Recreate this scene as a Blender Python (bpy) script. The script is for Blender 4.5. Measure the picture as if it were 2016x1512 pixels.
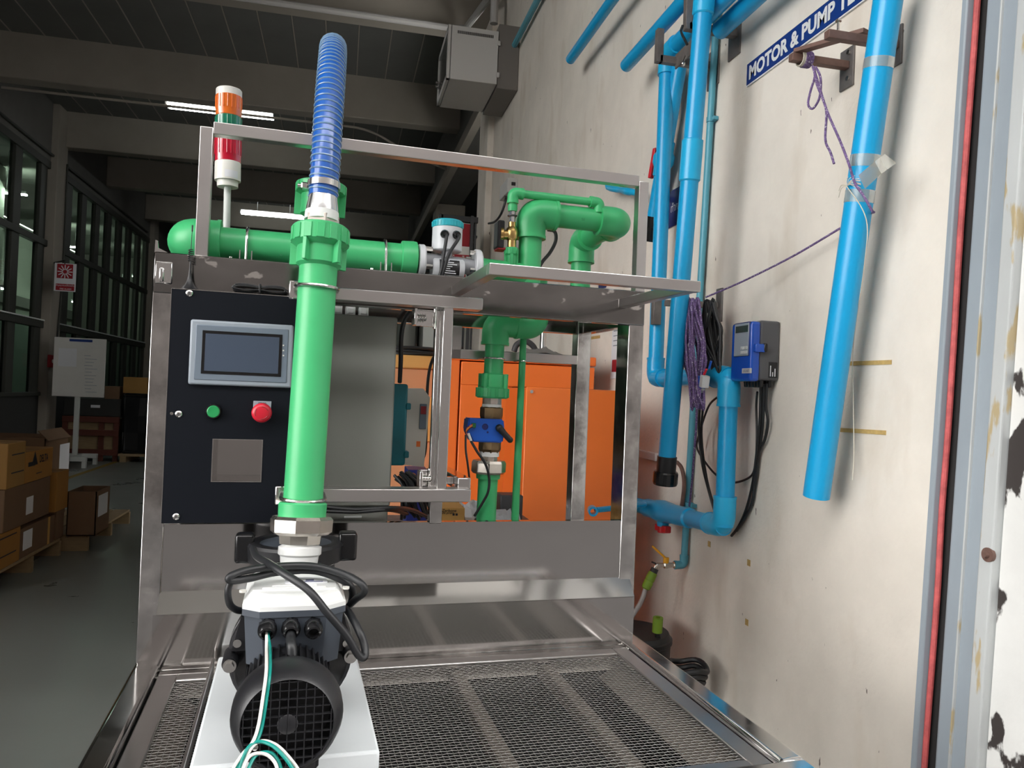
import bpy, bmesh, math, random
from mathutils import Vector, Matrix
V = Vector
random.seed(7)
SC = bpy.context.scene
COL = SC.collection
for o in list(bpy.data.objects): bpy.data.objects.remove(o)

# ------------------------------------------------------------ camera (2016 x 1512 frame)
FP = 1504.0; HC = 1.4
def ray(u, v): return V(((u - 1008) / FP, (v - 756) / FP, 1.0))
def hz(u): return 756 + .0397 * (u - 574)
UPC = ray(0, hz(0)).cross(ray(2000, hz(2000))).normalized()
if UPC.y > 0: UPC = -UPC
def mkframe(vpx):
    y = ray(vpx, hz(vpx)).normalized()
    return Matrix((y.cross(UPC), y, UPC))
FRB = mkframe(670)            # the building (world axes): +Y runs along the right wall
FRM = mkframe(574)            # the test rig, turned a few degrees
R_M = FRB @ FRM.transposed()
ROT = {'B': 0.0, 'M': math.atan2(R_M[1][0], R_M[0][0])}
cam_d = bpy.data.cameras.new('camera'); cam = bpy.data.objects.new('camera', cam_d); COL.objects.link(cam)
cam_d.sensor_width = 36; cam_d.sensor_fit = 'HORIZONTAL'; cam_d.lens = 36 * FP / 2016
cam_d.clip_start = .02; cam_d.clip_end = 300
cx = V((FRB[0][0], FRB[1][0], FRB[2][0])); cy = V((FRB[0][1], FRB[1][1], FRB[2][1])); cz = V((FRB[0][2], FRB[1][2], FRB[2][2]))
mw = Matrix.Identity(4)
for i in range(3):
    mw[i][0] = cx[i]; mw[i][1] = -cy[i]; mw[i][2] = -cz[i]
mw[2][3] = HC
cam.matrix_world = mw
SC.camera = cam

# ------------------------------------------------------------ sky, exposure
W = bpy.data.worlds.new('world'); SC.world = W; W.use_nodes = True
bg = W.node_tree.nodes['Background']
bg.inputs[0].default_value = (1.0, .985, .965, 1); bg.inputs[1].default_value = 7.0
SC.view_settings.view_transform = 'Standard'; SC.view_settings.look = 'None'
SC.view_settings.exposure = 0.4; SC.view_settings.gamma = 1.0
SC.view_settings.use_curve_mapping = False

# pixel -> point helpers, in the coordinates of a frame ('B' building, 'M' rig)
def _on(fr, ax, val, u, v):
    d = (FRM if fr == 'M' else FRB) @ ray(u, v)
    o = V((0, 0, HC)); t = (val - o[ax]) / d[ax]
    return o + d * t
def MX(u, v, x): return _on('M', 0, x, u, v)
def MY(u, v, y): return _on('M', 1, y, u, v)
def MZ(u, v, z): return _on('M', 2, z, u, v)
def BX(u, v, x): return _on('B', 0, x, u, v)
def BY(u, v, y): return _on('B', 1, y, u, v)
def BZ(u, v, z): return _on('B', 2, z, u, v)
def pxl(n, y): return n * y / FP          # size of n pixels at depth y

# ------------------------------------------------------------ materials
MATS = {}
def mat(name, col, rough=.5, metal=0., var=0., vs=6., bump=0., bs=60., rvar=0., stretch=(1, 1, 1), coat=0., trans=0., emit=0., ecol=None, spec=.5, sub=0., alpha=1.):
    m = bpy.data.materials.new(name); m.use_nodes = True
    nt = m.node_tree; N = nt.nodes; L = nt.links
    b = N['Principled BSDF']
    c = (*col, 1)
    b.inputs['Base Color'].default_value = c
    b.inputs['Roughness'].default_value = rough; b.inputs['Metallic'].default_value = metal
    b.inputs['Coat Weight'].default_value = coat; b.inputs['Coat Roughness'].default_value = .12
    b.inputs['Transmission Weight'].default_value = trans
    b.inputs['Specular IOR Level'].default_value = spec
    if emit:
        b.inputs['Emission Color'].default_value = (*(ecol or col), 1); b.inputs['Emission Strength'].default_value = emit
    if alpha < 1: b.inputs['Alpha'].default_value = alpha
    if var or bump or rvar:
        tc = N.new('ShaderNodeTexCoord'); mp = N.new('ShaderNodeMapping')
        mp.inputs['Scale'].default_value = stretch
        L.new(tc.outputs['Object'], mp.inputs[0])
        if var or rvar:
            nz = N.new('ShaderNodeTexNoise'); nz.inputs['Scale'].default_value = vs; nz.inputs['Detail'].default_value = 6
            nz.inputs['Roughness'].default_value = .62
            L.new(mp.outputs[0], nz.inputs['Vector'])
        if var:
            r = N.new('ShaderNodeValToRGB')
            r.color_ramp.elements[0].position = .3; r.color_ramp.elements[1].position = .7
            r.color_ramp.elements[0].color = (*[max(0, x * (1 - var)) for x in col], 1)
            r.color_ramp.elements[1].color = (*[min(1, x * (1 + var * .7)) for x in col], 1)
            L.new(nz.outputs['Fac'], r.inputs[0]); L.new(r.outputs[0], b.inputs['Base Color'])
        if rvar:
            mr = N.new('ShaderNodeMapRange'); mr.inputs[1].default_value = .3; mr.inputs[2].default_value = .7
            mr.inputs[3].default_value = max(.02, rough - rvar); mr.inputs[4].default_value = rough + rvar
            L.new(nz.outputs['Fac'], mr.inputs[0]); L.new(mr.outputs[0], b.inputs['Roughness'])
        if bump:
            n2 = N.new('ShaderNodeTexNoise'); n2.inputs['Scale'].default_value = bs; n2.inputs['Detail'].default_value = 4
            bp = N.new('ShaderNodeBump'); bp.inputs['Strength'].default_value = bump; bp.inputs['Distance'].default_value = .004
            L.new(mp.outputs[0], n2.inputs['Vector']); L.new(n2.outputs['Fac'], bp.inputs['Height']); L.new(bp.outputs[0], b.inputs['Normal'])
    MATS[name] = m
    return m

def spotted(m, col, scale, thr, soft=.04, stretch=(1, 1, 1), detail=5):
    """adds worn patches with an outline of their own to a material"""
    nt = m.node_tree; N = nt.nodes; L = nt.links; b = N['Principled BSDF']
    tc = N.new('ShaderNodeTexCoord'); mp = N.new('ShaderNodeMapping'); mp.inputs['Scale'].default_value = stretch
    nz = N.new('ShaderNodeTexNoise'); nz.inputs['Scale'].default_value = scale; nz.inputs['Detail'].default_value = detail
    rp = N.new('ShaderNodeValToRGB'); rp.color_ramp.elements[0].position = thr; rp.color_ramp.elements[1].position = thr + soft
    mx = N.new('ShaderNodeMix'); mx.data_type = 'RGBA'
    L.new(tc.outputs['Object'], mp.inputs[0]); L.new(mp.outputs[0], nz.inputs['Vector']); L.new(nz.outputs['Fac'], rp.inputs[0])
    L.new(rp.outputs[0], mx.inputs['Factor'])
    s = b.inputs['Base Color']
    if s.is_linked: L.new(s.links[0].from_socket, mx.inputs['A'])
    else: mx.inputs['A'].default_value = s.default_value
    mx.inputs['B'].default_value = (*col, 1)
    L.new(mx.outputs['Result'], s)
    return m

def glassmat(name, tint=(.9, .95, .93), refl=.12, rough=.02):
    m = bpy.data.materials.new(name); m.use_nodes = True
    nt = m.node_tree; N = nt.nodes; L = nt.links; N.clear()
    out = N.new('ShaderNodeOutputMaterial'); mx = N.new('ShaderNodeMixShader')
    tr = N.new('ShaderNodeBsdfTransparent'); gl = N.new('ShaderNodeBsdfGlossy')
    tr.inputs[0].default_value = (*tint, 1); gl.inputs['Roughness'].default_value = rough
    mx.inputs[0].default_value = refl
    L.new(tr.outputs[0], mx.inputs[1]); L.new(gl.outputs[0], mx.inputs[2]); L.new(mx.outputs[0], out.inputs[0])
    return m

# ------------------------------------------------------------ mesh builder
def frame_of(d, up=V((0, 0, 1))):
    d = V(d).normalized()
    if abs(d.dot(up)) > .98: up = V((0, 1, 0))
    s = d.cross(up).normalized(); u = s.cross(d).normalized()
    return d, s, u

def fillet(pts, rad, n=8):
    pts = [V(p) for p in pts]; out = [pts[0]]
    for i in range(1, len(pts) - 1):
        a, b, c = pts[i - 1], pts[i], pts[i + 1]
        r = rad[i - 1] if isinstance(rad, (list, tuple)) else rad
        d1 = (a - b); d2 = (c - b)
        l = min(r, d1.length * .49, d2.length * .49)
        p1 = b + d1.normalized() * l; p2 = b + d2.normalized() * l
        for k in range(n + 1):
            t = k / n
            out.append(p1 * (1 - t) ** 2 + b * 2 * t * (1 - t) + p2 * t * t)
    out.append(pts[-1]); return out

def spline(pts, n=8, closed=False):
    pts = [V(p) for p in pts]; out = []
    m = len(pts)
    rng = range(m) if closed else range(m - 1)
    for i in rng:
        g = (lambda k: pts[k % m]) if closed else (lambda k: pts[min(max(k, 0), m - 1)])
        p0, p1, p2, p3 = g(i - 1), g(i), g(i + 1), g(i + 2)
        for k in range(n):
            t = k / n
            out.append(.5 * ((2 * p1) + (p2 - p0) * t + (2 * p0 - 5 * p1 + 4 * p2 - p3) * t * t + (3 * p1 - p0 - 3 * p2 + p3) * t ** 3))
    if not closed: out.append(pts[-1])
    return out

class MB:
    def __init__(s): s.bm = bmesh.new()
    def obox(s, c, ax, h, bev=0, seg=2):
        bm2 = bmesh.new(); c = V(c); a = [V(x).normalized() for x in ax]
        vs = []
        for i in (-1, 1):
            for j in (-1, 1):
                for k in (-1, 1): vs.append(bm2.verts.new(c + a[0] * i * h[0] + a[1] * j * h[1] + a[2] * k * h[2]))
        for f in ((0, 1, 3, 2), (4, 6, 7, 5), (0, 4, 5, 1), (2, 3, 7, 6), (0, 2, 6, 4), (1, 5, 7, 3)): bm2.faces.new([vs[i] for i in f])
        for f in bm2.faces: f.material_index = 1
        if bev:
            rb = bmesh.ops.bevel(bm2, geom=bm2.edges[:], offset=min(bev, min(h) * .95), segments=seg, affect='EDGES', profile=.5)
            if seg > 1:
                for f in rb['faces']: f.material_index = 0
        bmesh.ops.recalc_face_normals(bm2, faces=bm2.faces[:])
        s._merge(bm2); return s
    def _merge(s, bm2):
        mp = {}
        for v in bm2.verts: mp[v] = s.bm.verts.new(v.co)
        for f in bm2.faces:
            try: s.bm.faces.new([mp[v] for v in f.verts]).material_index = f.material_index
            except ValueError: pass
        bm2.free()
    def box(s, lo, hi, bev=0, seg=2):
        lo = V(lo); hi = V(hi)
        l2 = V([min(a, b) for a, b in zip(lo, hi)]); h2 = V([max(a, b) for a, b in zip(lo, hi)])
        return s.obox((l2 + h2) / 2, (V((1, 0, 0)), V((0, 1, 0)), V((0, 0, 1))), (h2 - l2) / 2, bev, seg)
    def bar(s, p0, p1, w, h, up=(0, 0, 1), bev=0, ext=0):
        p0 = V(p0); p1 = V(p1); d, sd, u = frame_of(p1 - p0, V(up))
        return s.obox((p0 + p1) / 2, (d, sd, u), ((p1 - p0).length / 2 + ext, w / 2, h / 2), bev)
    def tube(s, pts, r, seg=12, closed=False, caps=True, phase=0):
        pts = [V(p) for p in pts]; n = len(pts)
        rr = r if isinstance(r, (list, tuple)) else [r] * n
        t0 = (pts[1] - pts[0]).normalized(); _, sd, u = frame_of(t0)
        rings = []; prev = t0
        for i, p in enumerate(pts):
            if closed: t = (pts[(i + 1) % n] - pts[i - 1]).normalized()
            elif i == 0: t = t0
            elif i == n - 1: t = (pts[-1] - pts[-2]).normalized()
            else: t = (pts[i + 1] - pts[i - 1]).normalized()
            q = prev.rotation_difference(t); sd = q @ sd; u = q @ u; prev = t
            rings.append([s.bm.verts.new(p + (sd * math.cos(2 * math.pi * k / seg + phase) + u * math.sin(2 * math.pi * k / seg + phase)) * rr[i]) for k in range(seg)])
        for i in range(n if closed else n - 1):
            a, b = rings[i], rings[(i + 1) % n]
            for k in range(seg): s.bm.faces.new((a[k], a[(k + 1) % seg], b[(k + 1) % seg], b[k]))
        if caps and not closed:
            s.bm.faces.new(rings[0][::-1]); s.bm.faces.new(rings[-1])
        return s
    def cyl(s, p0, p1, r0, r1=None, seg=24, phase=0):
        return s.lathe(p0, V(p1) - V(p0), [(0, r0), ((V(p1) - V(p0)).length, r0 if r1 is None else r1)], seg, phase=phase)
    def lathe(s, p0, ax, prof, seg=24, cap=True, phase=0, sx=1.0):
        p0 = V(p0); d, sd, u = frame_of(ax); rings = []
        for t, r in prof:
            c = p0 + d * t
            rings.append([s.bm.verts.new(c + (sd * math.cos(2 * math.pi * k / seg + phase) * sx + u * math.sin(2 * math.pi * k / seg + phase)) * max(r, 1e-4)) for k in range(seg)])
        for a, b in zip(rings, rings[1:]):
            for k in range(seg): s.bm.faces.new((a[k], a[(k + 1) % seg], b[(k + 1) % seg], b[k]))
        if cap: s.bm.faces.new(rings[0][::-1]); s.bm.faces.new(rings[-1])
        return s
    def pipe(s, p0, p1, ro, ri, seg=24):       # open tube with a wall thickness
        L = (V(p1) - V(p0)).length
        return s.lathe(p0, V(p1) - V(p0), [(0, ri), (0, ro), (L, ro), (L, ri), (0.0, ri)], seg, cap=False)
    def prism(s, pts, ext):
        pts = [V(p) for p in pts]; ext = V(ext); n = len(pts)
        a = [s.bm.verts.new(p) for p in pts]; b = [s.bm.verts.new(p + ext) for p in pts]
        f0 = s.bm.faces.new(a[::-1]); f1 = s.bm.faces.new(b); fs = [f0, f1]
        for i in range(n): fs.append(s.bm.faces.new((a[i], a[(i + 1) % n], b[(i + 1) % n], b[i])))
        bmesh.ops.recalc_face_normals(s.bm, faces=fs)
        return s
    def sphere(s, c, r, sc=(1, 1, 1), seg=16, rings=10):
        c = V(c); prof = []
        rs = []
        for i in range(rings + 1):
            a = math.pi * i / rings; z = -math.cos(a); q = max(math.sin(a), .01)
            rs.append([s.bm.verts.new(c + V((math.cos(2 * math.pi * k / seg) * q * r * sc[0], math.sin(2 * math.pi * k / seg) * q * r * sc[1], z * r * sc[2]))) for k in range(seg)])
        for a, b in zip(rs, rs[1:]):
            for k in range(seg): s.bm.faces.new((a[k], a[(k + 1) % seg], b[(k + 1) % seg], b[k]))
        s.bm.faces.new(rs[0][::-1]); s.bm.faces.new(rs[-1]); return s
    def quads(s, rows):          # grid of points
        g = [[s.bm.verts.new(V(p)) for p in r] for r in rows]
        for a, b in zip(g, g[1:]):
            for k in range(len(a) - 1): s.bm.faces.new((a[k], a[k + 1], b[k + 1], b[k]))
        return s
    def mesh(s, name, ang=.6):
        bm = s.bm; bm.normal_update()
        for f in bm.faces:
            f.smooth = f.material_index == 0; f.material_index = 0
        for e in bm.edges:
            if len(e.link_faces) == 2 and e.calc_face_angle(0) > ang: e.smooth = False
        me = bpy.data.meshes.new(name); bm.to_mesh(me); bm.free(); return me

def text_mb(txt, c, xd, yd, w=None, h=.02, bold=0.0, lift=.0006, shear=0.0):
    """flat lettering centred on c; xd reading direction, yd up"""
    cu = bpy.data.curves.new('lettering', 'FONT'); cu.body = txt; cu.align_x = 'CENTER'; cu.align_y = 'CENTER'
    cu.size = 1; cu.offset = bold; cu.shear = shear; cu.fill_mode = 'FRONT'; cu.resolution_u = 3
    ob = bpy.data.objects.new('lettering', cu); COL.objects.link(ob)
    dg = bpy.context.evaluated_depsgraph_get(); dg.update()
    me = bpy.data.meshes.new_from_object(ob.evaluated_get(dg))
    bpy.data.objects.remove(ob); bpy.data.curves.remove(cu)
    xd = V(xd).normalized(); yd = V(yd).normalized(); nd = xd.cross(yd)
    m = MB()
    if not me.vertices: return m
    xs = [v.co.x for v in me.vertices]; ys = [v.co.y for v in me.vertices]
    sx = (w / (max(xs) - min(xs))) if w else None
    sy = h / (max(ys) - min(ys))
    if sx is None: sx = sy
    mx_, my_ = (max(xs) + min(xs)) / 2, (max(ys) + min(ys)) / 2
    vs = [m.bm.verts.new(V(c) + xd * (v.co.x - mx_) * sx + yd * (v.co.y - my_) * sy + nd * lift) for v in me.vertices]
    for p in me.polygons:
        try: m.bm.faces.new([vs[i] for i in p.vertices])
        except ValueError: pass
    bpy.data.meshes.remove(me)
    return m

# ------------------------------------------------------------ things and parts
def _bb(meshes):
    lo = V((1e9,) * 3); hi = V((-1e9,) * 3)
    for me in meshes:
        for v in me.vertices:
            for i in range(3):
                lo[i] = min(lo[i], v.co[i]); hi[i] = max(hi[i], v.co[i])
    return lo, hi
def _rot(fr): return Matrix.Rotation(ROT[fr], 4, 'Z')
class Thing:
    def __init__(s, name, label, cat, group=None, fr='M', kind=None):
        s.root = bpy.data.objects.new(name, None); COL.objects.link(s.root); s.root.empty_display_size = .05
        if kind: s.root['kind'] = kind
        else: s.root['label'] = label; s.root['category'] = cat
        if group: s.root['group'] = group
        s.fr = fr; s.parts = []
    def part(s, name, mb, m, parent=None, label=None, kind=None, ang=.6):
        me = mb.mesh(name, ang); me.materials.append(m if not isinstance(m, str) else MATS[m])
        o = bpy.data.objects.new(name, me); COL.objects.link(o); o.parent = parent or s.root
        if label: o['label'] = label
        if kind: o['kind'] = kind
        s.parts.append(o); return o
    def share(s, name, src, off, parent=None):       # an alike piece that shares its mesh
        o = bpy.data.objects.new(name, src.data); COL.objects.link(o); o.parent = parent or s.root
        o.location = V(off); s.parts.append(o); return o
    def done(s):
        mes = {o.data for o in s.parts}
        lo, hi = _bb(mes); base = V(((lo.x + hi.x) / 2, (lo.y + hi.y) / 2, lo.z))
        for me in mes: me.transform(Matrix.Translation(-base))
        s.root.location = _rot(s.fr) @ base; s.root.rotation_euler = (0, 0, ROT[s.fr]); s.base = base
        return s.root
def solo(name, label, cat, mb, m, group=None, fr='M', kind=None, ang=.6):
    me = mb.mesh(name, ang); me.materials.append(m if not isinstance(m, str) else MATS[m])
    lo, hi = _bb([me]); base = V(((lo.x + hi.x) / 2, (lo.y + hi.y) / 2, lo.z))
    me.transform(Matrix.Translation(-base))
    o = bpy.data.objects.new(name, me); COL.objects.link(o)
    o.location = _rot(fr) @ base; o.rotation_euler = (0, 0, ROT[fr])
    if kind: o['kind'] = kind
    else: o['label'] = label; o['category'] = cat
    if group: o['group'] = group
    return o
def struct(name, mb, m, fr='B', parent=None, ang=.6):
    o = solo(name, None, None, mb, m, fr=fr, kind='structure', ang=ang)
    return o

X3 = V((1, 0, 0)); Y3 = V((0, 1, 0)); Z3 = V((0, 0, 1))
# ---- palette
mat('plaster', (.77, .715, .635), .85, var=.12, vs=2.2, bump=.35, bs=90)
spotted(MATS['plaster'], (.62, .545, .45), 3.5, .56, .22, (1, 1.6, .6))
spotted(MATS['plaster'], (.16, .13, .11), 16, .738, .01, (1, 2.4, 1), 3)
mat('white_board', (.66, .65, .62), .7, var=.05, vs=4, bump=.12, bs=60)
mat('old_paint', (.70, .70, .68), .7, var=.06, vs=8, bump=.2, bs=40)
spotted(MATS['old_paint'], (.035, .028, .026), 6, .545, .012, (1, 1.2, .7), 7)
mat('rail_paint', (.30, .345, .385), .5, var=.10, vs=5, bump=.15, bs=50, stretch=(1, 1, .3))
spotted(MATS['rail_paint'], (.20, .10, .06), 7, .70, .02, (1, 1, .35), 8)
mat('rail_light', (.48, .50, .50), .55, var=.10, vs=6, bump=.15, bs=50, stretch=(1, 1, .3))
spotted(MATS['rail_light'], (.42, .34, .20), 30, .60, .05, (1, 1, .25), 8)
mat('floor_paint', (.20, .22, .205), .32, var=.14, vs=1.3, rvar=.08, bump=.05, bs=30)
mat('asphalt', (.04, .037, .036), .9, var=.2, vs=4)
mat('facade', (.06, .053, .05), .9, var=.15, vs=.6)
mat('ceil', (.125, .125, .115), .9, var=.08, vs=2)
mat('beam', (.30, .27, .23), .9, var=.10, vs=1.5, bump=.1, bs=12)
mat('dark_concrete', (.13, .125, .115), .9, var=.1, vs=1.5)
mat('win_frame', (.035, .037, .030), .6)
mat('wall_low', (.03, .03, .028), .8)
mat('room_wall', (.42, .45, .40), .9)
mat('steel', (.58, .565, .55), .12, 1., var=.38, vs=14, rvar=.06, bump=.05, bs=14, stretch=(1, 1, 1))  # strong tone variation stands in for mirrored streaks on the posts
spotted(MATS['steel'], (.74, .72, .69), 26, .66, .05, (.35, .6, 1))
mat('steel_worn', (.27, .26, .252), .13, 1., var=.35, vs=7, rvar=.06, bump=.04, bs=9, stretch=(.5, 1, 1))
spotted(MATS['steel_worn'], (.80, .78, .75), 34, .665, .03, (.55, .6, 1), 7)
mat('steel_sheet', (.48, .462, .45), .10, 1., var=.07, vs=4, rvar=.03, bump=.03, bs=5, stretch=(.4, 1, 1))
mat('steel_bright', (.74, .73, .72), .12, 1., rvar=.05, vs=8, bump=.04, bs=7)
mat('steel_bar', (.60, .575, .565), .30, 1., var=.05, vs=9, rvar=.03, stretch=(.3, 1, 1))
mat('steel_rod', (.66, .65, .63), .2, 1.)
mat('nickel', (.66, .61, .55), .27, 1., var=.08, vs=40)
mat('zinc', (.78, .79, .80), .2, 1., var=.06, vs=30)
mat('brass', (.62, .42, .16), .28, 1., var=.1, vs=40)
mat('bronze', (.20, .135, .075), .42, 1., var=.15, vs=40)
mat('green', (.055, .455, .168), .38, var=.05, vs=8)
mat('green_print', (.012, .14, .05), .5)
mat('blue_pipe', (.008, .35, .68), .30, var=.05, vs=5, bump=.02, bs=20)
mat('blue_pipe_light', (.015, .42, .74), .32, var=.04, vs=5)
mat('teal_pipe', (.09, .35, .45), .4, var=.08, vs=5)
mat('black_plastic', (.012, .012, .014), .38, bump=.05, bs=300)
mat('black_gloss', (.008, .008, .009), .18)
mat('black_rubber', (.014, .015, .017), .45)
mat('panel_black', (.006, .0075, .0115), .5, bump=.05, bs=500, spec=.15)
mat('motor_grey', (.055, .065, .082), .42)
mat('grey_box', (.215, .22, .20), .55, bump=.05, bs=400)
mat('hmi_frame', (.30, .34, .39), .38)
mat('hmi_inner', (.155, .19, .24), .4)
mat('hmi_screen', (.055, .075, .115), .2, spec=.8)
mat('white_plastic', (.72, .73, .72), .35)
mat('pp_white', (.74, .78, .80), .4, var=.03, vs=6)
mat('warm_white', (.72, .71, .66), .35)
mat('paper', (.72, .73, .76), .8)
mat('ink', (.02, .02, .025), .7)
mat('red_plastic', (.62, .015, .035), .3)
mat('red_paint', (.30, .012, .018), .45)
mat('red_valve', (.55, .02, .03), .35)
mat('amber_lens', (.85, .17, .008), .25, trans=.25)
mat('green_lens', (.0, .22, .12), .25, trans=.25)
mat('red_lens', (.62, .0, .03), .25, trans=.25)
mat('green_button', (.02, .30, .09), .35)
mat('hose_blue', (.012, .10, .42), .25, coat=.4)
mat('hose_rib', (.17, .29, .43), .28, coat=.4)
mat('cyan_lid', (.03, .42, .50), .35)
mat('meter_white', (.62, .64, .67), .4)
mat('meter_grey', (.30, .31, .33), .45)
mat('act_blue', (.008, .10, .52), .35)
mat('box_blue', (.006, .075, .46), .22, coat=.3)
mat('sign_blue', (.008, .035, .20), .35)
mat('navy', (.01, .018, .13), .4)
mat('dark_grey', (.055, .056, .06), .5)
mat('lcd', (.04, .06, .045), .2)
mat('key_grey', (.55, .56, .56), .5)
mat('orange', (.90, .195, .032), .38, var=.05, vs=3)
mat('orange_dark', (.70, .12, .012), .5)
mat('carton_tan', (.35, .19, .055), .85, var=.06, vs=5)
mat('carton_brown', (.17, .10, .055), .85, var=.08, vs=5)
mat('carton_orange', (.36, .165, .035), .85, var=.05, vs=5)
mat('carton_yellow', (.60, .34, .10), .8, var=.05, vs=6)
mat('carton_salmon', (.55, .27, .13), .8)
mat('wood', (.29, .205, .11), .8, var=.15, vs=8, stretch=(1, 4, 4))
mat('crate_red', (.11, .03, .018), .7)
mat('teal_plastic', (.004, .15, .19), .4)
mat('vfd_beige', (.66, .62, .56), .5)
mat('rust_steel', (.21, .19, .18), .55, .6, var=.25, vs=20)
mat('rust_brown', (.18, .105, .085), .6, .3, var=.25, vs=25)
mat('rope_purple', (.16, .10, .24), .9, var=.6, vs=160)
spotted(MATS['rope_purple'], (.55, .50, .58), 240, .60, .05)
mat('string', (.62, .58, .48), .9)
mat('tape_clear', (.62, .60, .50), .25, trans=.55, alpha=.75)
mat('tape_yellow', (.50, .34, .12), .7, var=.2, vs=60)
mat('wire_teal', (.0, .24, .20), .4)
mat('wire_white', (.72, .70, .66), .4)
mat('wire_red', (.5, .02, .02), .4)
mat('wire_yellow', (.65, .45, .03), .4)
mat('cabinet_grey', (.52, .51, .49), .45)
mat('cabinet_dark', (.17, .155, .14), .5)
mat('tap_yellow', (.70, .33, .01), .4)
mat('lime', (.17, .28, .02), .5)
mat('hose_grey', (.33, .30, .29), .35)
mat('cable_red', (.52, .10, .10), .6, var=.35, vs=30, bump=.3, bs=40)
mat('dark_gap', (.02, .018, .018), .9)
mat('mesh_wire', (.42, .41, .39), .35, .95)
mat('ledge', (.70, .65, .59), .5, .1, var=.1, vs=20)  # pale colour standing in for the wall's reflection under the mesh
mat('bar_dull', (.17, .145, .125), .5, .4, var=.2, vs=30)
mat('box_grey', (.085, .085, .092), .45)
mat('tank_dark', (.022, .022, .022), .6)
mat('tube_light', (1, 1, 1), .5, emit=26.0, ecol=(.95, 1, .98))
mat('tube_light_room', (1, 1, 1), .5, emit=260.0, ecol=(.85, 1, .88))
mat('lamp_body', (.7, .72, .72), .5)
mat('white_metal', (.60, .62, .60), .5)
mat('poster_red', (.33, .01, .02), .5)
mat('black_wrap', (.01, .011, .012), .25)
mat('cloth_grey', (.20, .19, .18), .8)
mat('yellow_line', (.30, .20, .04), .6)
GLASS = glassmat('window_glass', (.80, .86, .80), .10)
GLASS2 = glassmat('frosted_glass', (.45, .52, .48), .12, .15)
# ============================================================ the place
XL, XR, ZC, ZB = -4.6, 1.2, 5.68, 5.1
struct('floor', MB().box((-9.2, 1.3, -.1), (3.4, 30, 0)), 'floor_paint')
struct('ground', MB().box((-22, -24, -.12), (22, 1.3, -.02)), 'asphalt')
struct('wall_opposite', MB().box((-8, -6.4, -.02), (14, -6, 9)), 'facade')
# ceiling: panels between the cross beams
ce = Thing('ceiling', None, None, fr='B', kind='structure')
ce.part('slab', MB().box((-9.2, 1.3, ZC + .03), (3.4, 30, ZC + .2)), 'ceil')
BY_ = [(7.7, 7.98), (10.72, 10.95), (13.68, 13.9), (16.2, 16.42), (19.2, 19.42), (22.2, 22.4), (25.2, 25.4)]
pw = .387
first = {}
ys = [1.6] + [b for a in BY_ for b in a] + [30]
for bi in range(0, 12, 2):
    y0, y1 = ys[bi], ys[bi + 1]
    src = None
    for k in range(16):
        x0 = XL + k * pw
        if src is None: src = ce.part('panel', MB().box((x0 + .006, y0, ZC), (x0 + pw - .006, y1, ZC + .04), .006, 1), 'ceil'); continue
        ce.share('panel', src, (k * pw, 0, 0))
for bi in range(0, 12, 2):
    src = None
    for k in range(1, 16):
        if src is None: src = ce.part('joint_strip', MB().box((XL + pw - .007, ys[bi], ZC - .003), (XL + pw + .007, ys[bi + 1], ZC + .02)), 'beam'); continue
        ce.share('joint_strip', src, ((k - 1) * pw, 0, 0))
for a, b in BY_: ce.part('beam', MB().box((XL, a, ZB), (1.6, b, ZC + .05), .012, 1), 'beam')
ce.part('beam', MB().box((1.5, 7.0, 4.66), (1.95, 29.8, ZC + .05), .012, 1), 'dark_concrete')
ce.part('beam', MB().box((XL, 1.36, 4.7), (1.2, 1.62, ZC + .05), .01, 1), 'beam')
ce.done()
struct('added_canopy', MB().box((-7, -1.2, 5.3), (3, 1.3, 5.45)), 'white_board')  # unseen canopy, added to hold back overhead sky and tone the steel reflections
# right wall
w = MB().box((XR, 1.25, -.02), (XR + .25, 6.62, ZC + .1)); struct('wall_right', w, 'plaster')
struct('trim_1', MB().box((XR - .055, 6.45, -.02), (XR + .3, 6.85, 4.66), .008, 1), 'plaster')
struct('wall_right_far', MB().box((3.2, 6.8, -.02), (3.4, 30, ZC + .1)), 'dark_concrete')
struct('wall_back', MB().box((-9.2, 29.8, -.02), (3.4, 30, ZC + .1)), 'dark_concrete')
c = MB().box((1.5, 13.3, 0), (2.02, 13.75, 4.66), .01, 1); struct('trim_2', c, 'beam')
c = MB().box((1.5, 19.2, 0), (2.0, 19.6, 4.66), .01, 1); struct('trim_3', c, 'dark_concrete')
# a white ledge strip on the wall behind the rig
p = BX(1257, 888, XR); q = BX(1298, 897, XR)
struct('trim_4', MB().box((XR - .018, q.y, p.z - .022), (XR + .01, p.y + 1.6, p.z + .008), .002, 1), 'white_board')
struct('trim_5', MB().box((XR - .010, BX(1262, 700, XR).y, .3), (XR + .01, BX(1262, 700, XR).y + 1.0, p.z - .022), .002, 1), 'white_board')
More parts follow.
